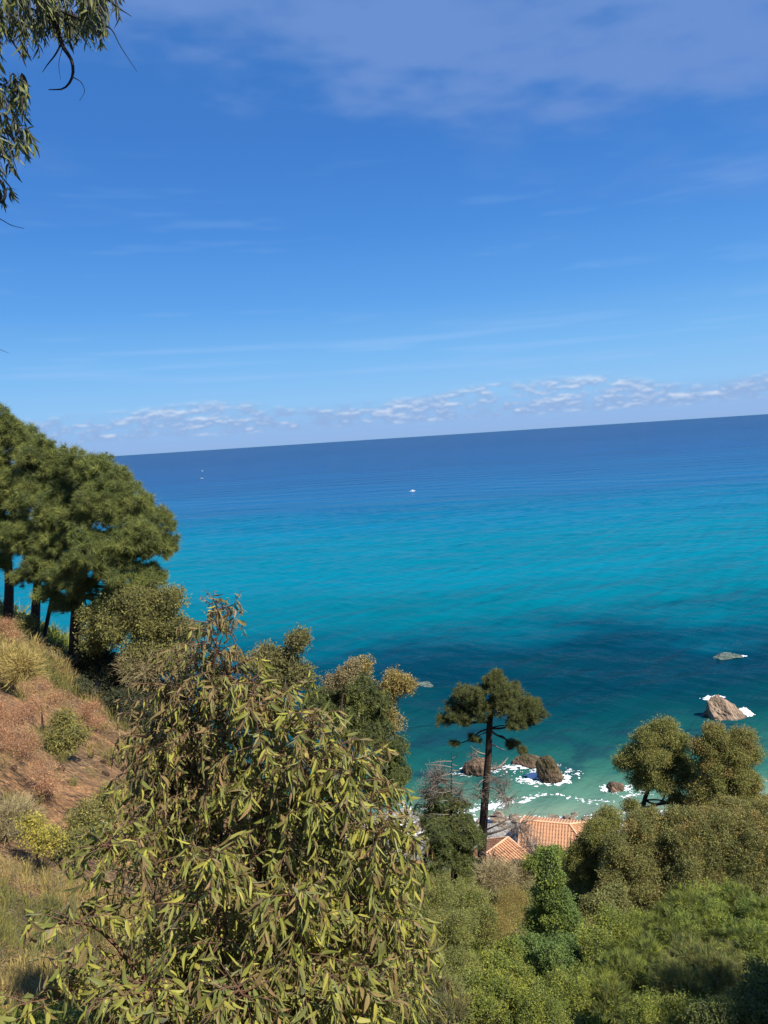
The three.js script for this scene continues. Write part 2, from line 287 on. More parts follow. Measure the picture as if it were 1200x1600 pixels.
// foam: ragged lacy sheets lying on the water round the rocks and along the shore
{
  const pos = [], S = 0.1, X0 = -8, X1 = 40, Z0 = -64, Z1 = -90, [wl, wr] = [onSea(1112, 1092), onSea(1155, 1026)];
  const f = (x, z) => {
    const shore = -70.6 - 1.3 * noise(x * 0.12, 3.3) - 0.03 * (x - 10);
    let v = 1.2 * Math.exp(-(((z - shore - 1.8) / 3.0) ** 2)) + 0.55 * Math.exp(-(((z - shore + 4 + noise(x * 0.2, 8) * 1.4) / 1.0) ** 2));
    for (const [rx, rz, r] of ROCKS) if (r > 0.5) { const d = Math.hypot((x - rx) * 0.55, z - rz) - r * 0.5; v += 0.72 * Math.exp(-((d / (r * 0.85)) ** 2)); }
    v += 0.5 * Math.exp(-(((x - 15.5) / 6.5) ** 2) - (((z + 80.5) / 2.6) ** 2)) + 0.3 * Math.exp(-(((x - 10) / 8) ** 2) - (((z + 75) / 2.5) ** 2));
    v += 0.95 * Math.exp(-(((x - 6.5) / 5) ** 2) - (((z + 69.0) / 2.7) ** 2));
    const lace = 1 - Math.abs(fbm(x * 0.75, z * 1.15, 0.7, 4)) * 3.1;
    const fineLace = 1 - Math.abs(fbm(x * 1.9 + 5, z * 2.8, 0.4, 3)) * 3.4; return v * (0.22 + 0.5 * sstep(0.0, 0.9, lace) + 0.5 * sstep(0.0, 0.9, fineLace)) + 0.3 * fbm(x * 4.2, z * 5.5, 0.3, 3) + 0.22 * fbm(x * 0.35, z * 0.4, 0, 2);
  };
  const quad = (x, z, s) => { for (const [a, b] of [[0, 0], [s, 0], [s, -s], [0, 0], [s, -s], [0, -s]]) pos.push(x + a, Math.max(seaY(x + a, z + b), hgt(x + a, z + b) * 0.9) + 0.035, z + b); };
  for (let x = X0; x < X1; x += S) for (let z = Z0; z > Z1; z -= S) if (hgt0(x, z) < 2.2 && f(x, z) > 0.68) quad(x, z, S);
  for (const [c, sx, sz] of [[wl, 1.9, 0.8], [wr, 1.7, 0.4], [onSea(1165, 1112), 1.0, 1.6]]) for (let x = -sx; x < sx; x += 0.12) for (let z = -sz; z < sz; z += 0.12) if (1 - (x / sx) ** 2 - (z / sz) ** 2 + fbm((c.x + x) * 2, (c.z + z) * 2, 0.4, 3) * 1.5 > 0.35) quad(c.x + x, c.z + z, 0.12);
  const g = new THREE.BufferGeometry(); g.setAttribute('position', new THREE.Float32BufferAttribute(pos, 3)); g.computeVertexNormals();
  const m = mesh('sea_foam', g, new THREE.MeshStandardMaterial({ color: new THREE.Color(0.80, 0.82, 0.82), roughness: 1, side: THREE.DoubleSide }), scene, 'stuff');
  m.userData.label = 'white surf foam round the rocks and along the shore'; m.userData.category = 'foam';
}

// ------------------------------------------------------------------ leaf clumps, shared by all crowns
const clump = {};
function leafTri(mb, o, dir, side, L, W, col) { const m = o.clone().addScaledVector(dir, L * 0.5), t = o.clone().addScaledVector(dir, L), up = dir.clone().cross(side).normalize(); const a = m.clone().addScaledVector(side, W * 0.5).addScaledVector(up, W * 0.18), b = m.clone().addScaledVector(side, -W * 0.5).addScaledVector(up, W * 0.18); mb.tri(o, a, t, col); mb.tri(o, t, b, col); }
const rdir = () => { const z = rnd(-1, 1), a = rnd(0, 6.2832), r = Math.sqrt(1 - z * z); return V(r * Math.cos(a), z, r * Math.sin(a)); };
const perp = (d) => { const s = rdir(); s.addScaledVector(d, -s.dot(d)); return s.lengthSq() < 1e-4 ? perp(d) : s.normalize(); };
function makeClump(kind) {
  const mb = new MB(); reseed(kind.length * 31 + kind.charCodeAt(0));
  if (kind === 'tuft') for (let i = 0; i < 85; i++) { const d = rdir(); d.y = Math.abs(d.y) * 1.2 - 0.15; d.normalize(); const s = perp(d), o = V(rnd(-0.12, 0.12), rnd(-0.5, 0.25), rnd(-0.12, 0.12)), L = rnd(0.5, 0.95), t = o.clone().addScaledVector(d, L), k = rnd(0.75, 1.2); mb.tri(o.clone().addScaledVector(s, 0.026), o.clone().addScaledVector(s, -0.026), t, [k, k, k * 0.95]); }
  if (kind === 'broad') for (let i = 0; i < 60; i++) { const o = rdir().multiplyScalar(0.9 * Math.cbrt(rand())), d = rdir(); d.y += 0.25; d.normalize(); const k = rnd(0.7, 1.25); leafTri(mb, o, d, perp(d), rnd(0.26, 0.42), rnd(0.14, 0.22), [k, k, k * 0.9]); }
  if (kind === 'fine') for (let i = 0; i < 74; i++) { const o = rdir().multiplyScalar(0.92 * Math.cbrt(rand())), d = rdir(); d.y -= 0.15; d.normalize(); const k = rnd(0.55, 1.45); leafTri(mb, o, d, perp(d), rnd(0.2, 0.36), rnd(0.085, 0.14), [k, k, k * 0.92]); }
  if (kind === 'spray') for (let i = 0; i < 9; i++) { const a = rnd(0, 6.28), o = V(0, rnd(-0.3, 0.3), 0), d = V(Math.cos(a), rnd(0.0, 0.7), Math.sin(a)).normalize(); for (let k = 0; k < 9; k++) { const q = o.clone().addScaledVector(d, k * 0.1).add(V(0, -k * k * 0.006, 0)); for (const s of [-1, 1]) { const e = d.clone().addScaledVector(V(-d.z, 0.15, d.x), s * 0.9).normalize(), c = rnd(0.7, 1.25); leafTri(mb, q, e, perp(e), rnd(0.14, 0.26), 0.07, [c, c, c * 0.9]); } } }
  if (kind === 'grass') for (let i = 0; i < 34; i++) { const a = rnd(0, 6.28), r = 0.25 * Math.sqrt(rand()), o = V(Math.cos(a) * r, -0.1, Math.sin(a) * r), lean = V(Math.cos(a + rnd(-1, 1)), 0, Math.sin(a + rnd(-1, 1))).multiplyScalar(rnd(0.1, 0.75)), L = rnd(0.5, 1.1), s = V(-Math.sin(a), 0, Math.cos(a)).multiplyScalar(0.016), m = o.clone().add(V(0, L * 0.55, 0)).addScaledVector(lean, 0.3), t = o.clone().add(V(0, L * rnd(0.7, 1), 0)).addScaledVector(lean, 1), k = rnd(0.7, 1.25), c = [k, k, k * 0.9]; mb.quad(o.clone().add(s), o.clone().sub(s), m.clone().sub(s), m.clone().add(s), c); mb.tri(m.clone().add(s), m.clone().sub(s), t, c); }
  if (kind === 'twigs') for (let i = 0; i < 26; i++) { const d = rdir(); d.y = Math.abs(d.y) * 0.9 + 0.05; d.normalize(); let q = V(0, -0.3, 0); for (let k = 0; k < 4; k++) { const e = q.clone().addScaledVector(d, rnd(0.2, 0.38)), s = perp(d).multiplyScalar(0.016 * (1 - k * 0.2)), c = rnd(0.7, 1.25); mb.quad(q.clone().add(s), q.clone().sub(s), e.clone().sub(s), e.clone().add(s), [c, c, c]); if (k > 0) { const b = d.clone().add(rdir().multiplyScalar(0.8)).normalize(), t = e.clone().addScaledVector(b, rnd(0.15, 0.35)), s2 = perp(b).multiplyScalar(0.01); mb.tri(e.clone().add(s2), e.clone().sub(s2), t, [c, c, c]); } d.add(rdir().multiplyScalar(0.35)).normalize(); q = e; } }
  if (kind === 'dry') for (let i = 0; i < 90; i++) { const o = rdir().multiplyScalar(0.92 * Math.cbrt(rand())), d = rdir(), k = rnd(0.6, 1.3); if (i % 3 === 0) { d.y = Math.abs(d.y); const t = o.clone().addScaledVector(d, 0.6), s = perp(d).multiplyScalar(0.012); mb.tri(o.clone().add(s), o.clone().sub(s), t, [k * 0.7, k * 0.65, k * 0.6]); } else leafTri(mb, o, d, perp(d), rnd(0.08, 0.17), rnd(0.05, 0.09), [k, k, k * 0.95]); }
  return mb.geo();
}
for (const k of ['tuft', 'broad', 'fine', 'spray', 'grass', 'twigs', 'dry']) { const g = makeClump(k); clump[k] = g; }
const matFor = {}; for (const k of ['tuft', 'broad', 'fine', 'spray', 'grass', 'dry']) matFor[k] = stdLeaf({ vertexColors: true, transmission: k === 'tuft' ? 0.22 : k === 'dry' ? 0.15 : 0.33 });
matFor.twigs = new THREE.MeshStandardMaterial({ vertexColors: true, roughness: 0.95, side: THREE.DoubleSide });

const PAL = {   // leaf colours, linear
  pine: [[0.112, 0.134, 0.042], [0.068, 0.090, 0.032], [0.168, 0.172, 0.056]], stone: [[0.075, 0.088, 0.028], [0.055, 0.072, 0.024], [0.105, 0.098, 0.034]],
  olive: [[0.125, 0.120, 0.052], [0.098, 0.100, 0.042], [0.16, 0.130, 0.062]], holm: [[0.140, 0.142, 0.056], [0.092, 0.102, 0.040], [0.195, 0.172, 0.075]],
  gumfar: [[0.155, 0.158, 0.050], [0.105, 0.122, 0.040], [0.20, 0.170, 0.066]], rusty: [[0.20, 0.155, 0.062], [0.16, 0.135, 0.055], [0.27, 0.185, 0.085]],
  conifer: [[0.070, 0.090, 0.024], [0.046, 0.064, 0.020], [0.115, 0.122, 0.030]], bright: [[0.140, 0.180, 0.032], [0.095, 0.140, 0.028], [0.20, 0.215, 0.042]],
  ivy: [[0.085, 0.135, 0.035], [0.065, 0.110, 0.030], [0.115, 0.160, 0.045]], lush: [[0.130, 0.155, 0.024], [0.080, 0.108, 0.018], [0.21, 0.21, 0.034]],
  meadow: [[0.14, 0.150, 0.045], [0.10, 0.125, 0.040], [0.19, 0.165, 0.065]], tamarisk: [[0.135, 0.130, 0.045], [0.105, 0.108, 0.040], [0.17, 0.150, 0.060]],
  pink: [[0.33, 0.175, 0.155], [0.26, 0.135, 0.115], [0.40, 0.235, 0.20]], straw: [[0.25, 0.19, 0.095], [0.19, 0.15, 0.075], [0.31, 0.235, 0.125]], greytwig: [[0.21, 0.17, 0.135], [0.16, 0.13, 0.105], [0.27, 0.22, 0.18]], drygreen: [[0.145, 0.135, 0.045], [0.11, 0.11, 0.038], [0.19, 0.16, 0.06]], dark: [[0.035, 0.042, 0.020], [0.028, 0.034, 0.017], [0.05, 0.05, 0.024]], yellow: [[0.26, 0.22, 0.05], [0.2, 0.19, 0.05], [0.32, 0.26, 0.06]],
};
const LEAF_TONE = 1.5;
const YAX = V(0, 1, 0), qq = new THREE.Quaternion(), mm = new THREE.Matrix4();
function instances(parent, name, kind, list) {                     // list of [position, direction, scale, colour]
  const im = new THREE.InstancedMesh(clump[kind], matFor[kind], list.length), c = new THREE.Color(), q2 = new THREE.Quaternion();
  list.forEach(([p, d, s, k], i) => { qq.setFromUnitVectors(YAX, d); q2.setFromAxisAngle(YAX, rand() * 6.28); qq.multiply(q2); mm.compose(p, qq, V(s, s, s)); im.setMatrixAt(i, mm); im.setColorAt(i, c.setRGB(...k)); });
  im.name = name; im.castShadow = im.receiveShadow = true; im.userData.kind = 'stuff'; parent.add(im); return im;
}
function tint(pal, p, base) { const n = 0.5 + 0.5 * noise((p.x + base.x) * 0.9, (p.y + base.y) * 0.9, (p.z + base.z) * 0.9), r = rand(), a = pal[0], b = r < 0.5 ? pal[1] : pal[2], t = clamp(n * 0.6 + rand() * 0.5 - 0.1, 0, 1), k = rnd(0.82, 1.2) * LEAF_TONE; return a.map((v, i) => lerp(v, b[i], t) * k * (i === 2 ? 0.62 : 1)); }
// crown of lumpy pads: blobs in local coordinates [centre, radius, squash]
function fillCrown(list, blobs, { sub = 7, subR = 0.5, dens = 16, size = 0.3, pal, up = 0.5, base, low = -0.45, gaps = 0.0, hollow = 0.5, stray = 0.05 }) {
  for (const [c, R, sq] of blobs) {
    const pads = [];
    for (let i = 0; i < sub; i++) { const d = rdir(); if (d.y < -0.5) d.y *= -1; pads.push([c.clone().add(V(d.x, d.y * sq, d.z).multiplyScalar(R * rnd(0.45, 0.8))), R * subR * rnd(0.75, 1.25)]); }
    pads.push([c, R * 0.62]);
    for (const [pc, r] of pads) {
      const n = Math.max(3, Math.round(dens * 4 * Math.PI * r * r * 0.75));
      for (let i = 0; i < n; i++) {
        const d = rdir(); if (d.y < low) continue;
        const rr = r * (hollow + (1.08 - hollow) * Math.sqrt(rand())) * (1 + 0.28 * noise(d.x * 2 + pc.x, d.y * 2 + pc.y, d.z * 2 + pc.z));
        const out = rand() < stray; const p = pc.clone().add(V(d.x, d.y * Math.min(1, sq * 1.15), d.z).multiplyScalar(out ? r * rnd(1.1, 1.4) : rr));
        if (gaps && noise(p.x * 1.6 + 31, p.y * 1.6, p.z * 1.6) > 1 - gaps) continue;
        const dir = d.clone().addScaledVector(YAX, up).add(rdir().multiplyScalar(0.45)).normalize();
        list.push([p, dir, size * (out ? rnd(0.45, 0.8) : rnd(0.7, 1.35)), tint(pal, p, base)]);
      }
    }
  }
}
const wob = (a, b, n, amp) => { const r = [a.clone()]; for (let i = 1; i < n; i++) r.push(a.clone().lerp(b, i / n).add(rdir().multiplyScalar(amp * a.distanceTo(b)))); r.push(b.clone()); return r; };
const taper = (n, a, b) => Array.from({ length: n }, (_, i) => lerp(a, b, i / (n - 1)));
// a tree or bush: trunk points and blobs are [pixel x, pixel y, depth, (radius in pixels, squash)]
function plant(o) {
  reseed(o.seed);
  const T = o.trunk.map((p) => P(...p)), base = T[0].clone(); const gy = hgt(base.x, base.z);
  if (gy < base.y || o.root) base.y = gy; T[0] = base.clone();
  if (base.y < T[1].y - 0.05 || T.length < 2) T[0].y -= 0.25;
  const t = thing(o.name, o.label, o.category ?? 'tree', base, o.group), L = (v) => v.clone().sub(base);
  const path = curve(T.map(L), T.length * 5), radii = taper(path.length, o.r, o.r * (o.tip ?? 0.35)); radii[0] *= 1.35; radii[1] *= 1.12;
  mesh(o.trunkName ?? 'trunk', new MB().tube(path, radii, o.sides ?? 8).geo(), o.bark ?? M.bark, t);
  const blobs = o.blobs.map(([x, y, d, r, s]) => [L(P(x, y, d)), r * d / FPX * 1.03 * (o.grow ?? 1), s ?? 0.85]);
  const twig = new MB();
  for (const [c, R] of blobs) {
    let best = path[path.length - 1], bd = 1e9; path.forEach((q, i) => { if (i < path.length * (o.limbFrom ?? 0.35)) return; const e = q.distanceTo(c) + Math.max(0, q.y - c.y) * 1.5; if (e < bd) { bd = e; best = q; } });
    if (best.distanceTo(c) > 0.15) { const q = wob(best, c, 4, 0.06), rr = Math.min(o.r * 0.4, 0.02 + 0.018 * best.distanceTo(c)); mesh('branch', new MB().tube(curve(q, 10), taper(11, rr, rr * 0.4), 6).geo(), o.bark ?? M.bark, t); }
    for (let i = 0; i < (o.twigs ?? 6); i++) { const d = rdir(); d.y = Math.abs(d.y) * 0.7 - 0.1; twig.tube(wob(c, c.clone().addScaledVector(d, R * rnd(0.6, 1)), 3, 0.08), taper(4, o.twigR ?? 0.014, 0.004), 4); }
  }
  for (const [pts, r0, r1] of o.dead ?? []) mesh('dead_branch', new MB().tube(curve(pts.map((p) => L(P(...p))), 12), taper(13, r0, r1), 5).geo(), M.greyTwig, t);
  if (o.deadTwigs) { const l = []; for (const [x, y, d, rp, n, sz] of o.deadTwigs) { const c = L(P(x, y, d)), R = rp * d / FPX; for (let i = 0; i < n; i++) { const q = rdir(); l.push([c.clone().add(q.clone().multiplyScalar(R * Math.cbrt(rand()))), q.clone().add(V(0, o.twigDroop ?? 0.2, 0)).normalize(), sz * rnd(0.6, 1.3), PAL.greytwig[i % 3]]); } } instances(t, 'dead_twigs', 'twigs', l); }
  if (twig.n) mesh('twigs', twig.geo(), o.twigMat ?? M.greyTwig, t, 'stuff');
  const list = []; fillCrown(list, blobs, { base, pal: PAL[o.pal], ...o.crown }); instances(t, 'crown', o.leaf, list);
  if (o.second) { const l2 = []; fillCrown(l2, blobs, { ...o.crown, ...o.second, base, pal: PAL[o.second.pal] }); instances(t, o.second.name ?? 'foliage', o.second.leaf, l2); }
  return t;
}
const PINE = { leaf: 'tuft', pal: 'pine', bark: M.darkBark, crown: { sub: 13, subR: 0.33, dens: 18, size: 0.29, up: 0.6, low: -0.55, gaps: 0.17, hollow: 0.62, stray: 0.08 }, grow: 1.2 };
plant({ ...PINE, name: 'pine_tree', seed: 1, label: 'leftmost tall pine with forked dark trunk cut by the left edge of the photo', group: undefined, r: 0.2, trunk: [[10, 985, 28.5], [14, 900, 28.5], [4, 820, 28.5], [-12, 720, 28.5]], blobs: [[-14, 690, 28.8, 52], [25, 705, 29, 42], [-25, 770, 28.5, 60], [25, 770, 28, 48], [5, 835, 28, 40], [30, 858, 27.8, 24], [-20, 880, 28, 30]] });
plant({ ...PINE, name: 'pine_tree', seed: 2, label: 'pine with straight dark trunk second from the left edge on the bluff', r: 0.19, trunk: [[52, 1030, 27.5], [57, 930, 27.5], [66, 840, 27.5], [74, 720, 27.5]], blobs: [[64, 722, 27.8, 38], [100, 742, 27.6, 32], [74, 790, 27.2, 46], [52, 850, 26.8, 38], [95, 862, 26.6, 40], [110, 810, 27, 36], [60, 890, 26.4, 26], [86, 905, 26.2, 26], [76, 930, 26, 16], [36, 905, 26.6, 18]] });
plant({ ...PINE, name: 'pine_tree', seed: 3, label: 'broad pine whose crown leans out over the turquoise sea, nearest the gum sapling', r: 0.26, trunk: [[116, 1050, 26.5], [121, 950, 26.4], [133, 850, 26.4], [148, 750, 26.5]], blobs: [[148, 742, 26.8, 42], [182, 762, 26.6, 34], [110, 905, 25.6, 26], [130, 890, 25.4, 30], [158, 800, 26.2, 46], [216, 808, 26, 32], [242, 822, 26.2, 28], [206, 852, 25.6, 42], [246, 862, 25.8, 28], [150, 868, 25.4, 44], [196, 902, 25.4, 40], [232, 905, 25.8, 24], [132, 925, 25.8, 24], [100, 950, 26, 18], [222, 932, 25.6, 26], [180, 940, 25.4, 28], [150, 960, 25.6, 20]] });
plant({ ...PINE, name: 'pine_tree', seed: 4, label: 'thin pine with slanting pale trunk between the two straight dark trunks', r: 0.09, trunk: [[60, 1025, 28], [78, 950, 28], [92, 880, 28], [108, 800, 28.4]], blobs: [[104, 790, 28.8, 40], [130, 770, 28.6, 34], [92, 838, 28.4, 30]] });

// the lone pine over the cove
plant({ ...PINE, name: 'umbrella_pine', seed: 5, grow: 1.16, label: 'lone umbrella-shaped pine with tall bare trunk standing before the cove', twigDroop: -0.5, deadTwigs: [[812, 1285, 43.7, 18, 9, 0.8], [832, 1325, 43.5, 12, 8, 0.8], [790, 1240, 44.4, 22, 10, 0.7], [745, 1235, 44.8, 14, 6, 0.7], [775, 1205, 44.8, 20, 7, 0.6], [768, 1345, 44, 18, 8, 0.8], [742, 1180, 44.8, 12, 4, 0.5]], pal: 'stone', r: 0.33, tip: 0.45, limbFrom: 0.7, trunk: [[752, 1385, 45], [753, 1330, 45], [757, 1260, 45], [763, 1180, 45], [766, 1120, 45], [772, 1088, 45]],
  blobs: [[794, 1082, 45, 26, 0.8], [768, 1076, 45, 22, 0.8], [778, 1062, 45, 14, 0.8], [735, 1096, 45, 27, 0.8], [708, 1112, 45, 16, 0.8], [695, 1128, 45, 11, 0.8], [744, 1120, 44.6, 24, 0.75], [722, 1122, 45, 17, 0.75], [820, 1112, 45, 25, 0.8], [788, 1112, 44.4, 24, 0.75], [832, 1126, 45, 13, 0.75], [806, 1132, 44.6, 19, 0.7], [740, 1156, 45, 10, 0.6], [711, 1163, 45, 6, 0.6], [800, 1165, 46, 10, 0.5], [816, 1174, 46, 8, 0.5]],
  crown: { sub: 7, subR: 0.46, dens: 15, size: 0.3, up: 0.6, low: -0.35, gaps: 0.1 },
  dead: [[[[764, 1202, 45], [780, 1198, 45], [794, 1184, 45.4]], 0.11, 0.03], [[[765, 1160, 45], [778, 1168, 44.6], [790, 1172, 44.4]], 0.06, 0.012], [[[763, 1180, 45], [745, 1174, 44.8], [735, 1165, 44.6]], 0.05, 0.01], [[[760, 1225, 45], [782, 1240, 44.4], [800, 1262, 44]], 0.05, 0.012], [[[757, 1276, 45], [780, 1276, 44.4], [802, 1282, 44]], 0.07, 0.02], [[[756, 1305, 45], [782, 1298, 44.2], [805, 1292, 43.8], [822, 1318, 43.5]], 0.09, 0.015], [[[757, 1298, 45], [785, 1285, 44.2], [812, 1272, 43.8], [826, 1300, 43.5]], 0.06, 0.012], [[[755, 1250, 45], [742, 1240, 44.8], [735, 1222, 44.8]], 0.04, 0.008], [[[760, 1215, 45], [748, 1225, 44.6], [742, 1245, 44.4]], 0.035, 0.008]] });

// ------------------------------------------------------------------ trees down the slope
const BROAD = { leaf: 'fine', bark: M.bark, crown: { sub: 13, subR: 0.33, dens: 9.5, size: 0.33, up: 0.3, low: -0.7, gaps: 0.26, hollow: 0.6, stray: 0.12 }, grow: 1.1 };
plant({ ...BROAD, name: 'olive_tree', seed: 11, label: 'grey-leaved tree top showing just right of the gum sapling tip', pal: 'olive', r: 0.14, trunk: [[430, 1260, 25], [436, 1120, 25], [445, 1020, 25]], blobs: [[440, 1036, 25, 26], [466, 1006, 25, 17], [412, 1032, 25, 20], [432, 1075, 25, 32], [470, 1060, 25, 24]] });
plant({ ...BROAD, name: 'olive_tree', seed: 12, label: 'sparse grey twig tree left of the dark green spreading conifer', pal: 'greytwig', r: 0.07, trunk: [[520, 1240, 27], [532, 1120, 27], [540, 1055, 27]], blobs: [[538, 1056, 27, 14], [552, 1044, 27, 10], [520, 1068, 27, 12]], crown: { ...BROAD.crown, dens: 2.2, gaps: 0.4, size: 0.24 } });
plant({ leaf: 'spray', bark: M.darkBark, name: 'spreading_conifer', seed: 13, label: 'dark green flat-branched conifer behind the right shoulder of the gum sapling', pal: 'conifer', r: 0.2, trunk: [[545, 1290, 30], [545, 1180, 30], [548, 1080, 30]], blobs: [[545, 1078, 30, 34, 0.5], [512, 1096, 30, 34, 0.5], [572, 1100, 30, 32, 0.5], [530, 1125, 29.6, 45, 0.5], [570, 1140, 29.6, 38, 0.6]], crown: { sub: 8, subR: 0.45, dens: 9, size: 0.42, up: 0.2, low: -0.4, gaps: 0.1 } });
plant({ ...BROAD, name: 'gum_tree', seed: 14, label: 'light brownish green tree reaching furthest right over the teal water left of the lone pine', pal: 'rusty', crown: { ...BROAD.crown, dens: 6, gaps: 0.45 }, r: 0.12, trunk: [[590, 1300, 31], [595, 1180, 31], [605, 1090, 31]], blobs: [[566, 1042, 31, 14], [620, 1070, 31, 24], [640, 1068, 31, 14], [600, 1088, 31, 22], [596, 1118, 31, 26], [610, 1135, 31, 20], [585, 1160, 31, 24], [566, 1070, 31, 14]] });
plant({ ...PINE, name: 'round_conifer', grow: 1.1, seed: 15, label: 'small rounded dark conifer at the right edge of the gum sapling above the beach', leaf: 'spray', pal: 'conifer', r: 0.14, trunk: [[608, 1330, 34], [610, 1250, 34], [612, 1180, 34]], blobs: [[614, 1180, 34, 22], [606, 1208, 34, 28], [622, 1212, 34, 18], [600, 1240, 34, 26]], crown: { sub: 8, subR: 0.45, dens: 10, size: 0.36, up: 0.5, low: -0.5 } });
plant({ ...PINE, name: 'bare_topped_conifer', grow: 1.1, seed: 16, label: 'half dead conifer with bare spike leader and grey twigs left of the lone pine', deadTwigs: [[688, 1222, 43, 18, 16, 0.8], [672, 1240, 43, 14, 8, 0.7], [715, 1240, 43, 14, 6, 0.7]], leaf: 'spray', pal: 'conifer', r: 0.13, tip: 0.12, limbFrom: 0.2, trunk: [[704, 1330, 43], [705, 1260, 43], [706, 1175, 43]], blobs: [[688, 1250, 43, 20, 0.7], [668, 1268, 43, 17, 0.6], [716, 1262, 43, 16, 0.6], [690, 1280, 43, 24, 0.6], [722, 1285, 43, 15, 0.6], [672, 1290, 43, 16, 0.6]], crown: { sub: 6, subR: 0.45, dens: 6, size: 0.42, up: 0.3, low: -0.4, gaps: 0.2 },
  dead: [...Array(22)].map((_, i) => { const a = 1185 + i * 4.6, s = i % 2 ? -1 : 1, l = 12 + ((i * 37) % 23); return [[[706, a, 43], [706 + s * l * 0.6, a - 3 + (i % 3) * 3, 42.8 - (i % 4) * 0.2], [706 + s * l * (s < 0 ? 1.4 : 0.9), a + ((i * 13) % 17) - 10, 42.6 - (i % 4) * 0.4]], 0.03, 0.006]; }) });
plant({ ...PINE, name: 'low_conifer', grow: 1.1, seed: 17, label: 'dark green bushy conifer left of the foot of the lone pine', leaf: 'spray', pal: 'conifer', r: 0.16, trunk: [[712, 1410, 40], [712, 1360, 40], [712, 1305, 40]], blobs: [[690, 1310, 40, 24], [720, 1300, 40, 24], [738, 1318, 40, 18], [700, 1338, 40, 28], [726, 1345, 40, 22], [682, 1340, 40, 20]], crown: { sub: 8, subR: 0.45, dens: 8, size: 0.45, up: 0.5, low: -0.5 } });
plant({ ...BROAD, name: 'shore_tree', seed: 21, label: 'round-crowned tree with dark side limb, left of the two by the shore', pal: 'gumfar', bark: M.darkBark, r: 0.2, trunk: [[1000, 1310, 50], [1005, 1260, 50], [1018, 1220, 50], [1030, 1180, 50]], blobs: [[1036, 1150, 50, 26], [1012, 1158, 50, 22], [1060, 1162, 50, 20], [990, 1186, 50, 22], [974, 1194, 50, 13], [1020, 1188, 49.5, 30], [1062, 1198, 50, 24], [1002, 1222, 50, 20], [1040, 1222, 49.5, 22], [1078, 1222, 50, 20], [1066, 1256, 49, 20], [1088, 1262, 48.6, 20], [985, 1262, 49, 12]], grow: 1.2, crown: { ...BROAD.crown, dens: 8, size: 0.38 }, dead: [[[[1006, 1264, 50], [1034, 1255, 50], [1072, 1247, 50]], 0.14, 0.05], [[[1030, 1257, 50], [1038, 1245, 50], [1041, 1228, 50]], 0.08, 0.03]] });
plant({ ...BROAD, name: 'shore_tree', seed: 22, label: 'double-topped tree with some orange leaves, right of the two by the shore', pal: 'gumfar', bark: M.darkBark, r: 0.2, trunk: [[1120, 1330, 48], [1125, 1280, 48], [1132, 1220, 48], [1136, 1170, 48]], blobs: [[1118, 1150, 48, 17], [1160, 1156, 48, 18], [1100, 1172, 48, 18], [1136, 1180, 48, 28], [1168, 1184, 48, 20], [1112, 1208, 47.6, 26], [1152, 1214, 47.6, 28], [1170, 1225, 48, 18], [1100, 1238, 47.6, 22], [1136, 1246, 47.6, 26], [1164, 1250, 48, 20], [1098, 1268, 47, 22], [1130, 1276, 46.6, 24], [1166, 1278, 46.6, 22], [1190, 1262, 47, 16]], grow: 1.18, crown: { ...BROAD.crown, dens: 8, size: 0.38 }, second: { name: 'orange_leaves', pal: 'rusty', leaf: 'fine', dens: 1.2 } });
const OAK = { ...BROAD, grow: 1.08, name: 'holm_oak', pal: 'holm', bark: M.darkBark, r: 0.17, crown: { sub: 13, subR: 0.33, dens: 8.5, size: 0.34, up: 0.35, low: -0.6, gaps: 0.2, hollow: 0.6, stray: 0.11 } };
plant({ ...OAK, seed: 31, label: 'dark oak immediately right of the tiled roof', pal: 'gumfar', trunk: [[930, 1425, 44], [930, 1380, 44], [932, 1320, 44]], blobs: [[930, 1300, 44, 24], [908, 1328, 44, 24], [952, 1285, 44.6, 22], [945, 1330, 43.6, 34], [915, 1362, 43.6, 34], [900, 1345, 44, 22], [935, 1390, 43, 32], [905, 1400, 42.6, 26]] });
plant({ ...OAK, seed: 32, label: 'brownish oak below the left shore tree, pale stems showing at its foot', trunk: [[985, 1440, 41], [990, 1380, 41], [1000, 1320, 41]], blobs: [[1000, 1300, 41.5, 30], [975, 1330, 41, 34], [1035, 1325, 41, 34], [1000, 1360, 40.5, 40], [960, 1372, 40.5, 30], [1045, 1365, 40.5, 38], [1000, 1400, 39.6, 36], [960, 1405, 39.6, 30], [1035, 1405, 39.4, 34], [1020, 1290, 42, 26]], second: { name: 'brown_leaves', pal: 'rusty', leaf: 'fine', dens: 1.3 } });
plant({ ...OAK, seed: 33, label: 'wide brownish oak below the double-topped shore tree', trunk: [[1100, 1425, 40], [1103, 1370, 40], [1108, 1310, 40]], blobs: [[1092, 1295, 40.5, 30], [1125, 1290, 40.5, 30], [1070, 1318, 40.3, 30], [1110, 1330, 40, 42], [1075, 1355, 39.6, 36], [1140, 1355, 39.6, 38], [1095, 1378, 39.4, 36], [1060, 1290, 41.5, 28], [1140, 1268, 42, 26], [1120, 1395, 38.8, 34], [1068, 1395, 38.8, 32]], second: { name: 'brown_leaves', pal: 'rusty', leaf: 'fine', dens: 0.9 } });
plant({ ...OAK, seed: 34, label: 'oak cut by the right edge of the photo above the bright green scrub', trunk: [[1185, 1420, 39], [1186, 1370, 39], [1188, 1310, 39]], blobs: [[1160, 1280, 41, 24], [1188, 1278, 41, 26], [1180, 1310, 40, 36], [1160, 1335, 39.6, 34], [1200, 1345, 39.6, 34], [1178, 1372, 39.2, 30]], second: { name: 'brown_leaves', pal: 'rusty', leaf: 'fine', dens: 0.9 } });
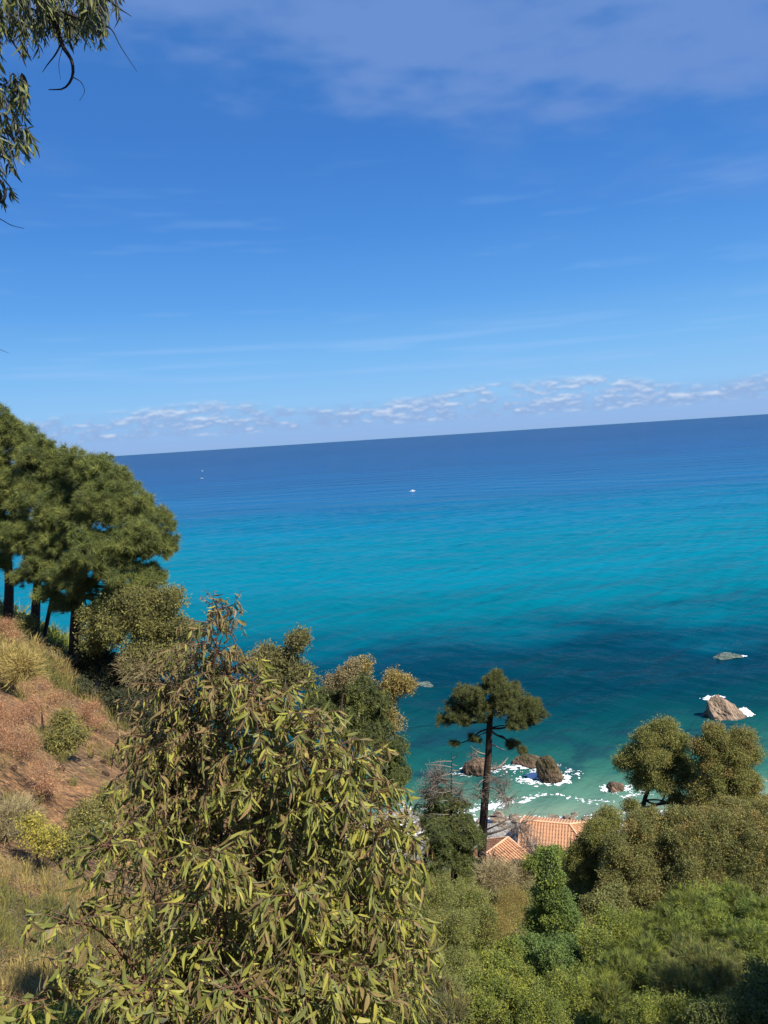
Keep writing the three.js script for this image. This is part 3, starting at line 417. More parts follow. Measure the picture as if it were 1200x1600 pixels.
plant({ leaf: 'broad', bark: M.bark, name: 'ivy_clad_tree', seed: 35, label: 'narrow bright green leafy column standing in front of the tiled roof', pal: 'ivy', r: 0.12, trunk: [[866, 1500, 31], [864, 1430, 31], [860, 1345, 31]], blobs: [[860, 1340, 31.4, 9], [859, 1354, 31.2, 13], [857, 1374, 31, 18], [862, 1398, 31, 25], [866, 1425, 31, 33], [852, 1448, 31, 32], [884, 1450, 31, 28]], crown: { sub: 9, subR: 0.42, dens: 10, size: 0.3, up: 0.4, low: -0.7, gaps: 0.1 }, second: { name: 'young_leaves', pal: 'bright', leaf: 'broad', dens: 3 } });

// a tree just outside the frame on the right: its shade lies over the bottom right corner
{ reseed(36); const b = V(15.2, 0, -7.2); b.y = hgt(b.x, b.z) - 0.1; const t = thing('roadside_oak', 'oak beside the viewpoint whose shade falls on the bottom right corner', 'tree', b); mesh('trunk', new MB().tube(curve([V(0, 0, 0), V(0.1, 2, 0), V(-0.1, 5, 0.1), V(0, 8, 0)], 12), taper(13, 0.24, 0.08), 8).geo(), M.darkBark, t); const l = []; fillCrown(l, [[V(0, 6.2, 0), 2.4, 0.85], [V(-0.9, 8, -0.6), 2.0, 0.85], [V(0.8, 8.2, 0.8), 2.0, 0.85]], { ...OAK.crown, dens: 6, size: 0.45, base: b, pal: PAL.holm }); instances(t, 'crown', 'fine', l); }

// ------------------------------------------------------------------ bushes
const bushAt = (name, seed, label, leaf, pal, blobs, extra = {}) => { const [x, y, d, r] = blobs[0]; return plant({ name, seed, label, category: 'bush', leaf, pal, bark: M.brownTwig, trunkName: 'stem', r: 0.035, sides: 5, root: true, limbFrom: 0, twigs: 5, twigR: 0.008, trunk: [[x, y + r * 1.0, d], [x, y, d]], blobs, crown: { sub: 12, subR: 0.36, dens: 15, size: 0.23, up: 0.45, low: -0.45, gaps: 0.16, hollow: 0.6, ...(extra.crown ?? {}) }, ...Object.fromEntries(Object.entries(extra).filter(([k]) => k !== 'crown')) }); };
// on the bluff at the left
bushAt('tamarisk_bush', 41, 'yellow-green feathery bush between the broad pine and the gum sapling', 'fine', 'tamarisk', [[240, 985, 25, 42], [262, 945, 25, 28], [208, 950, 25, 38], [276, 990, 25, 34], [230, 1035, 24.6, 42], [184, 985, 25, 40], [266, 1035, 24.6, 38], [160, 1000, 25.2, 32], [150, 965, 25.4, 26]], { crown: { size: 0.3, dens: 17 } });
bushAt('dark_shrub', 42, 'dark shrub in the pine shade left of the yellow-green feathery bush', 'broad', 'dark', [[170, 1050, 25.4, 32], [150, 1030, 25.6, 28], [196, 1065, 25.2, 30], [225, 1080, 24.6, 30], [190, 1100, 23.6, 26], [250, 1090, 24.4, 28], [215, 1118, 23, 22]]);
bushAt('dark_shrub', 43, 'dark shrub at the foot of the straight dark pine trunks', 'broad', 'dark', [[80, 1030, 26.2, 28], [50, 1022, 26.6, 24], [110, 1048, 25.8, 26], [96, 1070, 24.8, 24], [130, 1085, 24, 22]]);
bushAt('green_shrub', 44, 'small green shrub at the foot of the leftmost pine', 'broad', 'drygreen', [[30, 985, 26.5, 14], [42, 978, 26.8, 12]]);
bushAt('dry_shrub', 45, 'brown dry shrub on the bluff crest by the left edge', 'dry', 'pink', [[4, 985, 24, 18], [22, 1000, 23.6, 14]]);
bushAt('pink_shrub', 46, 'large pinkish dry shrub at the left edge of the red slope', 'dry', 'pink', [[20, 1135, 15, 34], [52, 1108, 15.4, 22], [4, 1165, 14.6, 30], [38, 1172, 14.6, 24], [-8, 1120, 15, 26]], { crown: { size: 0.17, dens: 22, stray: 0.16, gaps: 0.25 } });
bushAt('pink_shrub', 47, 'smaller pinkish dry shrub below and right of the large pink one', 'dry', 'pink', [[70, 1205, 13.6, 28], [78, 1230, 13.3, 20]], { crown: { size: 0.15, dens: 26, stray: 0.16, gaps: 0.2 } });
bushAt('pink_shrub', 48, 'low pale pink shrub high on the red slope', 'dry', 'pink', [[62, 1075, 17.4, 22], [88, 1098, 17, 18]], { crown: { size: 0.17, dens: 22 } });
bushAt('dry_shrub', 49, 'reddish brown shrub in the gully beside the pine shade', 'dry', 'pink', [[138, 1112, 20.4, 18], [152, 1128, 20, 13]], { crown: { size: 0.2, dens: 18 } });
bushAt('yellow_shrub', 50, 'olive-yellow bush on the red slope right of the pink shrubs', 'fine', 'drygreen', [[100, 1135, 16.4, 24], [118, 1160, 16, 22], [90, 1160, 16, 18]], { crown: { size: 0.2, dens: 18 } });
bushAt('yellow_shrub', 51, 'yellow-green bush below the smaller pink shrub', 'fine', 'yellow', [[56, 1300, 10.4, 24], [76, 1316, 10.2, 20]], { crown: { size: 0.13, dens: 40 } });
bushAt('twiggy_shrub', 52, 'grey leafless twiggy shrub at the left edge below the pink shrubs', 'twigs', 'greytwig', [[10, 1285, 11, 28], [30, 1275, 11.2, 18]], { crown: { size: 0.22, dens: 16, gaps: 0 } });
bushAt('straw_shrub', 53, 'tangle of dry straw hanging over the bluff crest', 'twigs', 'straw', [[18, 1030, 19.6, 26], [38, 1050, 19.2, 18]], { crown: { size: 0.42, dens: 6 } });
bushAt('green_shrub', 54, 'dull green bush on the slope left of the drooping gum shoots', 'fine', 'drygreen', [[140, 1290, 12, 36], [170, 1260, 13, 28], [110, 1330, 11, 26]], { crown: { size: 0.16, dens: 26 } });
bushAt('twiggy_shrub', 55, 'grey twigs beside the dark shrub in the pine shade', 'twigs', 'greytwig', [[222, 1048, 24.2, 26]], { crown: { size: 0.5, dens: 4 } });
// down the middle and right
const LUSH = { crown: { size: 0.2, dens: 20 } };
bushAt('scrub_bush', 61, 'grassy olive bush hugging the right side of the gum sapling', 'fine', 'meadow', [[680, 1420, 24, 40], [650, 1450, 22, 36], [710, 1455, 22, 38]], LUSH);
bushAt('scrub_bush', 62, 'brownish dry bush under the dead branches of the lone pine', 'twigs', 'greytwig', [[792, 1376, 37, 24], [766, 1372, 37, 22], [814, 1372, 38, 17]], { crown: { size: 0.6, dens: 3.5, gaps: 0 } });
bushAt('scrub_bush', 63, 'dry reddish brown bush left of the bright leafy column', 'dry', 'rusty', [[790, 1430, 29, 28], [778, 1455, 28, 26], [805, 1405, 31, 20]], { crown: { size: 0.26, dens: 14 } });
bushAt('scrub_bush', 64, 'bright yellow-green shrub at the top of the leafy column against the tiles', 'broad', 'bright', [[850, 1342, 38, 18], [868, 1336, 38, 14], [832, 1352, 38, 15]], { crown: { size: 0.26, dens: 14 } });
bushAt('scrub_bush', 65, 'pale straw-green bush between the gum sapling and the dry brown bush', 'fine', 'meadow', [[735, 1420, 30, 34], [755, 1450, 28, 34], [715, 1400, 32, 24]], { crown: { size: 0.26, dens: 14 } });
bushAt('scrub_bush', 66, 'dense fresh green bush at the foot of the leafy column', 'broad', 'ivy', [[835, 1490, 24, 30], [862, 1500, 23, 34], [890, 1490, 24, 30]], { crown: { size: 0.22, dens: 18 } });
bushAt('scrub_bush', 67, 'mid green bush in the bottom centre right of the gum leaves', 'broad', 'lush', [[780, 1560, 17, 44], [745, 1580, 16, 36], [815, 1545, 17.6, 36]], { crown: { size: 0.15, dens: 32 } });
bushAt('scrub_bush', 68, 'olive bush with yellowish tips near the bottom edge, below the fresh green bush', 'fine', 'lush', [[880, 1560, 16, 44], [850, 1590, 15, 40], [915, 1545, 17, 36]], { crown: { size: 0.17, dens: 26 } });
bushAt('scrub_bush', 69, 'yellow-green bush in front of the oaks with a bare pale stick in it', 'fine', 'lush', [[960, 1460, 25, 36], [1000, 1455, 25, 36], [930, 1480, 23, 30]], { crown: { size: 0.24, dens: 16 } });
bushAt('scrub_bush', 70, 'long-bladed grassy bush at the bottom below the bush with the pale stick', 'grass', 'lush', [[980, 1540, 17, 50], [1010, 1510, 18, 40], [950, 1570, 16, 44]], { crown: { size: 0.26, dens: 30, up: 0.9 }, second: { name: 'leaves', pal: 'bright', leaf: 'fine', dens: 9, size: 0.16 } });
bushAt('scrub_bush', 71, 'big bright grassy mound below the right-hand oaks', 'grass', 'lush', [[1100, 1440, 21, 60, 0.7], [1150, 1425, 21.5, 50, 0.7], [1060, 1465, 20, 46, 0.7], [1130, 1470, 20, 50, 0.7]], { crown: { size: 0.28, dens: 22, up: 0.8 }, second: { name: 'leaves', pal: 'bright', leaf: 'fine', dens: 11, size: 0.2 } });
bushAt('scrub_bush', 72, 'bright grassy bush cut by the right edge below the oaks', 'grass', 'bright', [[1195, 1440, 20, 40], [1180, 1475, 19, 40]], { crown: { size: 0.28, dens: 22, up: 0.8 }, second: { name: 'leaves', pal: 'bright', leaf: 'fine', dens: 9, size: 0.18 } });
bushAt('scrub_bush', 73, 'pale flowering grassy mound below the big bright mound', 'grass', 'meadow', [[1100, 1520, 16.5, 56, 0.7], [1060, 1540, 16, 44, 0.7], [1140, 1520, 16.5, 46, 0.7]], { crown: { size: 0.24, dens: 30, up: 0.9 }, second: { name: 'leaves', pal: 'lush', leaf: 'fine', dens: 9, size: 0.15 } });
bushAt('scrub_bush', 74, 'dark leafy bush filling the bottom right corner', 'broad', 'conifer', [[1170, 1590, 13.5, 60], [1110, 1605, 13, 46], [1210, 1560, 14, 50]], { crown: { size: 0.15, dens: 34 } });
bushAt('scrub_bush', 75, 'fine-leaved bush at the bottom edge left of the dark corner bush', 'fine', 'lush', [[1020, 1600, 14, 50], [1060, 1590, 14, 36]], { crown: { size: 0.15, dens: 32 } });
bushAt('scrub_bush', 76, 'small green bush by the dark foot of the brownish oak', 'broad', 'holm', [[935, 1420, 33, 24], [960, 1410, 34, 24]], { crown: { size: 0.28, dens: 12 } });
bushAt('scrub_bush', 77, 'small meadow bush right beside the lowest gum leaves at the bottom edge', 'fine', 'meadow', [[690, 1560, 15, 44], [655, 1590, 14, 36], [715, 1520, 18, 36]], { crown: { size: 0.15, dens: 30 } });
bushAt('scrub_bush', 78, 'silvery grassy tuft at the bottom right of the gum sapling', 'grass', 'olive', [[700, 1590, 13, 30], [680, 1550, 14.6, 26]], { crown: { size: 0.3, dens: 20, up: 0.9 } });
bushAt('scrub_bush', 79, 'green bush above the olive bush with yellowish tips, before the bright column', 'broad', 'lush', [[790, 1500, 22, 34], [770, 1520, 21, 30]], { crown: { size: 0.2, dens: 20 } });
{ // a bare pale stick standing out of a bush
  const t = thing('dead_stick', 'bare pale dead stick leaning out of the yellow-green bush before the oaks', 'stick', P(1010, 1480, 22.5)), o = t.position; const L = (v) => v.clone().sub(o);
  mesh('stick', new MB().tube([P(1010, 1480, 22.5), P(1022, 1462, 22.2), P(1048, 1442, 22)].map(L), [0.035, 0.03, 0.015], 6).geo(), M.greyTwig, t);
}

// ------------------------------------------------------------------ ground cover
{
  reseed(300); const kinds = { grass: [], dry: [], fine: [] }, base = V(0, 0, 0);
  const n0 = (x, z) => fbm(x * 0.55 + 3, z * 0.55, 0, 3) + 0.05;
  const drop = (x, z, dens) => {
    const y = hgt(x, z); if (y < 1.6 && z < -50) return;
    const left = sstep(2, -5, x + 0.25 * z + 3) * sstep(-34, -26, z), sc = Math.hypot((x - SCAR.x) * 0.8, (z - SCAR.z) * 0.45); if (sc < 3.7 && rand() < 0.93) return; if (z < -12 && z > -21 && x < -3 && n0(x, z) > 0.0 && rand() < 0.75) return;
    const p = V(x, y, z), n = fbm(x * 0.4 + 9, z * 0.4, 0, 3), r = rand(), near = clamp(Math.hypot(x, y - H, z) / 26, 0.3, 1.25), d = V(rnd(-0.3, 0.3), 1, rnd(-0.3, 0.3)).normalize();
    if (left > 0.5) { if (r < 0.45) kinds.grass.push([p, d, rnd(0.25, 0.5) * near * 1.25, tint(n > 0.0 ? PAL.drygreen : PAL.straw, p, base)]); else if (r < 0.8) kinds.dry.push([p.setY(y + 0.05), d, rnd(0.16, 0.32) * near, tint(n > 0.12 ? PAL.drygreen : rand() < 0.55 ? PAL.pink : PAL.straw, p, base)]); }
    else if (r < 0.45) kinds.grass.push([p, d, rnd(0.5, 1.0) * near, tint(n > 0.1 ? PAL.lush : PAL.meadow, p, base)]); else kinds.fine.push([p.setY(y + 0.12), d, rnd(0.3, 0.6) * near, tint(n > 0 ? PAL.lush : n > -0.2 ? PAL.meadow : PAL.drygreen, p, base)]);
  };
  for (let i = 0; i < 16000; i++) { const z = -5 - 55 * Math.pow(rand(), 1.25); drop(rnd(-0.62, 0.62) * (-z + 5), z); }
  for (let i = 0; i < 13000; i++) { const z = rnd(-4, -25); drop(-rnd(0.15, 0.62) * -z - 0.6, z); }
  for (const [k, name, label] of [['grass', 'tall_grass', 'tall grass growing all over the slope'], ['dry', 'dry_ground_cover', 'dry low herbs on the red bank at the left'], ['fine', 'ground_cover', 'low green herbs covering the slope']]) { const m = instances(scene, name, k, kinds[k]); m.userData.label = label; m.userData.category = 'ground cover'; }
}
{ // stones lying on the bare red scar
  reseed(310); const g = [1, 2, 3].map((s) => rockGeo(40 + s * 3, 1, 0.7, 0.9, null, 3)), mats = [rockMat(0.62, 0.40, 0.24), rockMat(0.36, 0.22, 0.13)];
  const pl = [];
  for (let i = 0; i < 70; i++) { const x = SCAR.x + rnd(-2.6, 2.2), z = SCAR.z + rnd(-5, 5), s = rnd(0.05, 0.16); const m = new THREE.Matrix4().compose(V(x, hgt(x, z) + s * 0.2, z), new THREE.Quaternion().setFromEuler(new THREE.Euler(rnd(0, 6), rnd(0, 6), 0)), V(s, s, s)); pl.push(g[i % 3].clone().applyMatrix4(m)); }
  const m = mesh('loose_stones', mergeGeometries(pl), mats[0], scene, 'stuff'); m.userData.label = 'loose stones on the bare red scar'; m.userData.category = 'stones';
  const t = thing('fallen_branch', 'dark fallen branch lying on the red scar', 'branch', P(165, 1175, 18)), o = t.position; o.y = hgt(o.x, o.z) + 0.06;
  const e = P(182, 1195, 17.2); e.y = hgt(e.x, e.z) + 0.08; mesh('stick', new MB().tube([V(0, 0, 0), e.clone().sub(o).multiplyScalar(0.5).add(V(0.03, 0.06, 0)), e.clone().sub(o)], [0.04, 0.035, 0.02], 6).geo(), M.brownTwig, t);
}

{ // pale stones along the shore
  reseed(320); const g = [1, 2, 3].map((k) => rockGeo(60 + k * 3, 1, 0.65, 0.85, null, 4)), pl = [];
  for (let i = 0; i < 130; i++) { const x = rnd(-4, 34), z = -66.5 - rnd(0, 5.5) - 0.03 * (x - 10), k = rnd(0.12, 0.5) * (rand() < 0.12 ? 2 : 1), y = hgt(x, z); if (y < -0.5) continue; pl.push(g[i % 3].clone().applyMatrix4(new THREE.Matrix4().compose(V(x, y + k * 0.15, z), new THREE.Quaternion().setFromEuler(new THREE.Euler(rnd(-0.3, 0.3), rnd(0, 6), 0)), V(k, k, k)))); }
  const m = mesh('shore_stones', mergeGeometries(pl), rockMat(0.62, 0.54, 0.46), scene, 'stuff'); m.userData.label = 'pale and brown stones strewn along the white shore'; m.userData.category = 'stones';
}

// ------------------------------------------------------------------ the tiled house by the beach
const tileMat = new THREE.MeshStandardMaterial({ color: 0xffffff, roughness: 0.9, map: dataTex(128, (u, v) => { const k = 0.85 + 0.3 * tileNoise(u, v, 6, 2); return [k, k * 0.98, k * 0.95]; }) });
const plaster = new THREE.MeshStandardMaterial({ color: new THREE.Color(0.62, 0.52, 0.42), roughness: 0.95, bumpMap: rockBump, bumpScale: 0.01 });
const tileGeo = (() => { const g = new THREE.CylinderGeometry(0.085, 0.115, 0.46, 7, 1, true, -Math.PI / 2, Math.PI); g.rotateX(Math.PI / 2); return g; })();  // half barrel, along z, bulging towards +y
tileGeo.rotateZ(0);
function slopeTiles(parent, a, b, c, d, seed) {      // a,b: eave left/right; d,c: ridge left/right
  reseed(seed); const along = b.clone().sub(a), W = along.length(); along.normalize();
  const eave = a.clone().add(b).multiplyScalar(0.5), top = d.clone().add(c).multiplyScalar(0.5), upv = top.clone().sub(eave); upv.addScaledVector(along, -upv.dot(along)); const Lh = upv.length(); upv.normalize();
  const nrm = along.clone().cross(upv).normalize(); if (nrm.y < 0) nrm.negate();
  const rows = Math.ceil(Lh / 0.4), cols = Math.round(W / 0.26), spots = [];
  for (let r = 0; r < rows; r++) for (let i = 0; i < cols; i++) {
    const h = (r + 0.5) / rows, lo = lerp(0, d.clone().sub(a).dot(along), h), hi = lerp(W, c.clone().sub(a).dot(along), h), x = (i + 0.5) / cols * W; if (x < lo || x > hi) continue;
    spots.push([a.clone().addScaledVector(along, x).addScaledVector(upv, h * Lh).addScaledVector(nrm, 0.05 + rnd(-0.01, 0.012)), rnd(0.8, 1.15), rand()]);
  }
  const im = new THREE.InstancedMesh(tileGeo, tileMat, spots.length), m = new THREE.Matrix4(), c3 = new THREE.Color(), dn = upv.clone().negate();
  spots.forEach(([p, k, t], i) => { const tilt = nrm.clone(), side = tilt.clone().cross(dn).normalize(); m.makeBasis(side, tilt, dn); m.setPosition(p); im.setMatrixAt(i, m); const e = t < 0.12 ? [0.55, 0.28, 0.16] : t > 0.66 ? [0.88, 0.64, 0.43] : [0.84, 0.50, 0.29]; im.setColorAt(i, c3.setRGB(e[0] * k, e[1] * k, e[2] * k)); });
  im.name = 'roof_tiles'; im.userData.kind = 'stuff'; im.castShadow = im.receiveShadow = true; parent.add(im);
}
const deckMat = new THREE.MeshStandardMaterial({ color: new THREE.Color(0.5, 0.27, 0.15), roughness: 0.95 });
function house(name, label, centre, yaw, hw, hd, wallH, rise, hip, hipL, seed) {
  const t = thing(name, label, 'house', centre); t.rotation.y = yaw;
  const w = new THREE.BoxGeometry(hw * 2 - 0.5, wallH, hd * 2 - 0.5); w.translate(0, wallH / 2, 0); mesh('wall', w, plaster, t);
  const A = V(-hw, wallH, hd), B = V(hw, wallH, hd), C = V(hw, wallH, -hd), D = V(-hw, wallH, -hd), R1 = V(-hw + hipL, wallH + rise, 0), R2 = V(hw - hip, wallH + rise, 0);
  const mb = new MB(); mb.quad(A, B, R2, R1); mb.quad(C, D, R1, R2); mb.tri(B, C, R2); mb.tri(D, A, R1);
  const lo = [A, B, C, D].map((v) => v.clone().add(V(0, -0.12, 0))); mb.quad(lo[0], lo[3], lo[2], lo[1]); [[0, 1, A, B], [1, 2, B, C], [2, 3, C, D], [3, 0, D, A]].forEach(([i, j, p, q]) => mb.quad(lo[i], lo[j], q, p));
  const roof = mesh('roof', mb.geo(), deckMat, t);
  slopeTiles(roof, A, B, R2, R1, seed); slopeTiles(roof, C, D, R1, R2, seed + 1); if (hip > 0.1) slopeTiles(roof, B, C, R2, R2, seed + 2); if (hipL > 0.1) slopeTiles(roof, D, A, R1, R1, seed + 3);
  const cap = new MB(); for (const [p, q] of [[R1, R2], [B, R2], [C, R2], [D, R1], [A, R1]]) if (p.distanceTo(q) > 0.3) cap.tube([p.clone().add(V(0, 0.03, 0)), q.clone().add(V(0, 0.03, 0))], 0.085, 7); mesh('ridge_cap', cap.geo(), new THREE.MeshStandardMaterial({ color: new THREE.Color(0.72, 0.43, 0.26), roughness: 0.9 }), roof);
  for (const x of [-hw * 0.5, hw * 0.5]) { const f = new THREE.BoxGeometry(0.9, 1.1, 0.06); f.translate(x, wallH * 0.58, hd - 0.23); mesh('window', f, new THREE.MeshStandardMaterial({ color: new THREE.Color(0.10, 0.16, 0.12), roughness: 0.6 }), t); }
  return t;
}
{ const c = P(870, 1298, 63.5); house('tiled_house', 'house with orange hipped tile roof beside the surf, right of the lone pine', V(c.x, c.y - 3.0, c.z), -0.3, 3.1, 2.9, 2.6, 1.1, 2.0, 0, 501); }
{ const c = P(772, 1330, 58.5); house('tiled_house', 'lower house with orange tile roof seen through the lone pine dead branches', V(c.x, c.y - 3.0, c.z), 0.8, 2.0, 2.1, 2.4, 0.9, 0.0, 0, 511); }

// ------------------------------------------------------------------ boats
const white = new THREE.MeshPhysicalMaterial({ color: new THREE.Color(0.85, 0.85, 0.84), roughness: 0.35, clearcoat: 0.5 }), glassDark = new THREE.MeshStandardMaterial({ color: new THREE.Color(0.04, 0.05, 0.06), roughness: 0.1 });
function boat(px, py, label, len, yaw) {
  const t = thing('motor_boat', label, 'boat', onSea(px, py)); t.rotation.y = yaw; const L = len / 2, mb = new MB(), S = 10, sec = [];
  for (let i = 0; i <= S; i++) { const u = i / S, w = len * 0.19 * Math.pow(Math.sin(Math.PI * Math.min(1, 0.5 + 0.5 * (1 - u) + 0.0)) * 0 + 1 - Math.pow(u, 2.6), 0.8) + 0.02, x = -L + len * u, sh = 0.42 + 0.25 * u * u; sec.push([V(x, -0.25, 0), V(x, 0.0, w * 0.75), V(x + 0.1 * u, sh, w), V(x + 0.1 * u, sh, -w), V(x, 0.0, -w * 0.75)].map((v) => v.multiplyScalar(1))); }
  for (let i = 0; i < S; i++) for (let k = 0; k < 5; k++) { const n = (k + 1) % 5; mb.quad(sec[i][k], sec[i + 1][k], sec[i + 1][n], sec[i][n]); }
  mb.quad(sec[0][4], sec[0][1], sec[0][2], sec[0][3]); mb.tri(sec[0][0], sec[0][1], sec[0][4]);
  mesh('hull', mb.geo(), white, t);
  const cab = new THREE.BoxGeometry(len * 0.26, len * 0.16, len * 0.22); cab.translate(len * 0.04, 0.42 + len * 0.08, 0); mesh('cabin', cab, white, t);
  const ws = new THREE.BoxGeometry(0.05, len * 0.09, len * 0.2); ws.translate(len * 0.176, 0.46 + len * 0.1, 0); mesh('windscreen', ws, glassDark, t);
  return t;
}
boat(644, 768, 'white motor boat on the blue water near the middle of the photo', 4.6, 0.5);
boat(315, 748, 'white boat far out on the left, right of the pines', 6.0, -0.4);
boat(316, 736, 'faint tiny boat farthest out, just above the left white boat', 3.6, 0.2);

// ------------------------------------------------------------------ gum leaves
const leafGeo = (bend, fold, wave) => {    // one sickle leaf of unit length along +y, face towards +z
  const n = 7, p = [], i = [];
  for (let k = 0; k <= n; k++) { const u = k / n, w = 0.5 * Math.pow(Math.sin(Math.PI * Math.pow(u, 0.72)), 0.85) + (k && k < n ? 0.01 : 0), x = bend * u * u, z = -0.1 * u * u + wave * Math.sin(u * 5); p.push(x - w * 0.17, u, z + fold * w * 0.17, x, u, z, x + w * 0.17, u, z + fold * w * 0.17); if (k < n) { const a = k * 3; i.push(a, a + 1, a + 3, a + 1, a + 4, a + 3, a + 1, a + 2, a + 4, a + 2, a + 5, a + 4); } }
  const g = new THREE.BufferGeometry(); g.setAttribute('position', new THREE.Float32BufferAttribute(p, 3)); g.setIndex(i); g.computeVertexNormals(); return g;
};
const GUM_LEAVES = [leafGeo(0.18, 0.4, 0.02), leafGeo(-0.2, 0.3, 0.03), leafGeo(0.06, 0.6, -0.02), leafGeo(-0.35, 0.4, 0.04), leafGeo(0.38, 0.2, -0.04)];
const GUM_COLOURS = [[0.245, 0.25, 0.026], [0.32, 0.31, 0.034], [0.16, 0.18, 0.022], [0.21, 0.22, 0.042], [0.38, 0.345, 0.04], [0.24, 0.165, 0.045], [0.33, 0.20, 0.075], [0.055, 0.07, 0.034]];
const gumMats = GUM_COLOURS.map(([r, g, b]) => { const m = M.gum.clone(); m.color.setRGB(r, g, b); return m; });
function hangLeaves(t, base, shoots, { per, len, wide, droop, singles, colours, twigR, twigMat, name }) {
  const leaves = [], tw = new MB();
  for (const [pts, dark, small = 1] of shoots) {
    const c = new THREE.CatmullRomCurve3(pts), N = Math.round(per * rnd(0.7, 1.25)); tw.tube(c.getPoints(7), taper(8, twigR, twigR * 0.35), 4);
    for (let i = 0; i < N; i++) {
      const u = 0.12 + 0.88 * (i + rand() * 0.6) / N, p = c.getPoint(Math.min(u, 1)), tan = c.getTangent(Math.min(u, 1)), d = tan.clone().multiplyScalar(0.55).add(perp(tan).multiplyScalar(0.75)).add(V(0, -droop * rnd(0.4, 1.4), 0)).normalize(), s = perp(d), n = d.clone().cross(s);
      const L = rnd(len[0], len[1]) * (u > 0.9 ? 0.7 : 1) * small, W = L * rnd(wide[0], wide[1]);
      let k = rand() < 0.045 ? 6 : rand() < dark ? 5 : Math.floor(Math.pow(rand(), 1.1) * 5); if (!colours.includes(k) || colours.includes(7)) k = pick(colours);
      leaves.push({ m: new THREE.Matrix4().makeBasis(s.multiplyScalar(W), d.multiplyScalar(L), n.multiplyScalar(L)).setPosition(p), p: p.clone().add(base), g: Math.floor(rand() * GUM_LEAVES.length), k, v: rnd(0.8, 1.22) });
    }
  }
  mesh('twigs', tw.geo(), twigMat, t, 'stuff');
  // the nearest leaves that show in the photograph are pieces of their own, the rest one part
  const q = V(); for (const l of leaves) { q.copy(l.p).applyMatrix4(camera.matrixWorldInverse); const d = -q.z; l.see = Math.abs(q.x / d) < 0.5 && Math.abs(q.y / d) < 0.66 ? d : 1e3 + d; }
  leaves.sort((a, b) => a.see - b.see);
  const own = leaves.slice(0, singles), rest = leaves.slice(singles);
  own.forEach((l, i) => { const m = new THREE.Mesh(GUM_LEAVES[l.g], gumMats[l.k]); m.name = 'leaf' + (i ? '_' + String(i).padStart(3, '0') : ''); m.matrixAutoUpdate = false; m.matrix.copy(l.m); m.castShadow = m.receiveShadow = true; t.add(m); });
  GUM_LEAVES.forEach((g, gi) => { const l = rest.filter((e) => e.g === gi), im = new THREE.InstancedMesh(g, M.gum, l.length), c = new THREE.Color(); l.forEach((e, i) => { im.setMatrixAt(i, e.m); const [r, gg, b] = GUM_COLOURS[e.k]; im.setColorAt(i, c.setRGB(r * e.v, gg * e.v, b * e.v)); }); im.name = 'foliage'; im.userData.kind = 'stuff'; im.castShadow = im.receiveShadow = true; t.add(im); });
  return leaves.length;
}
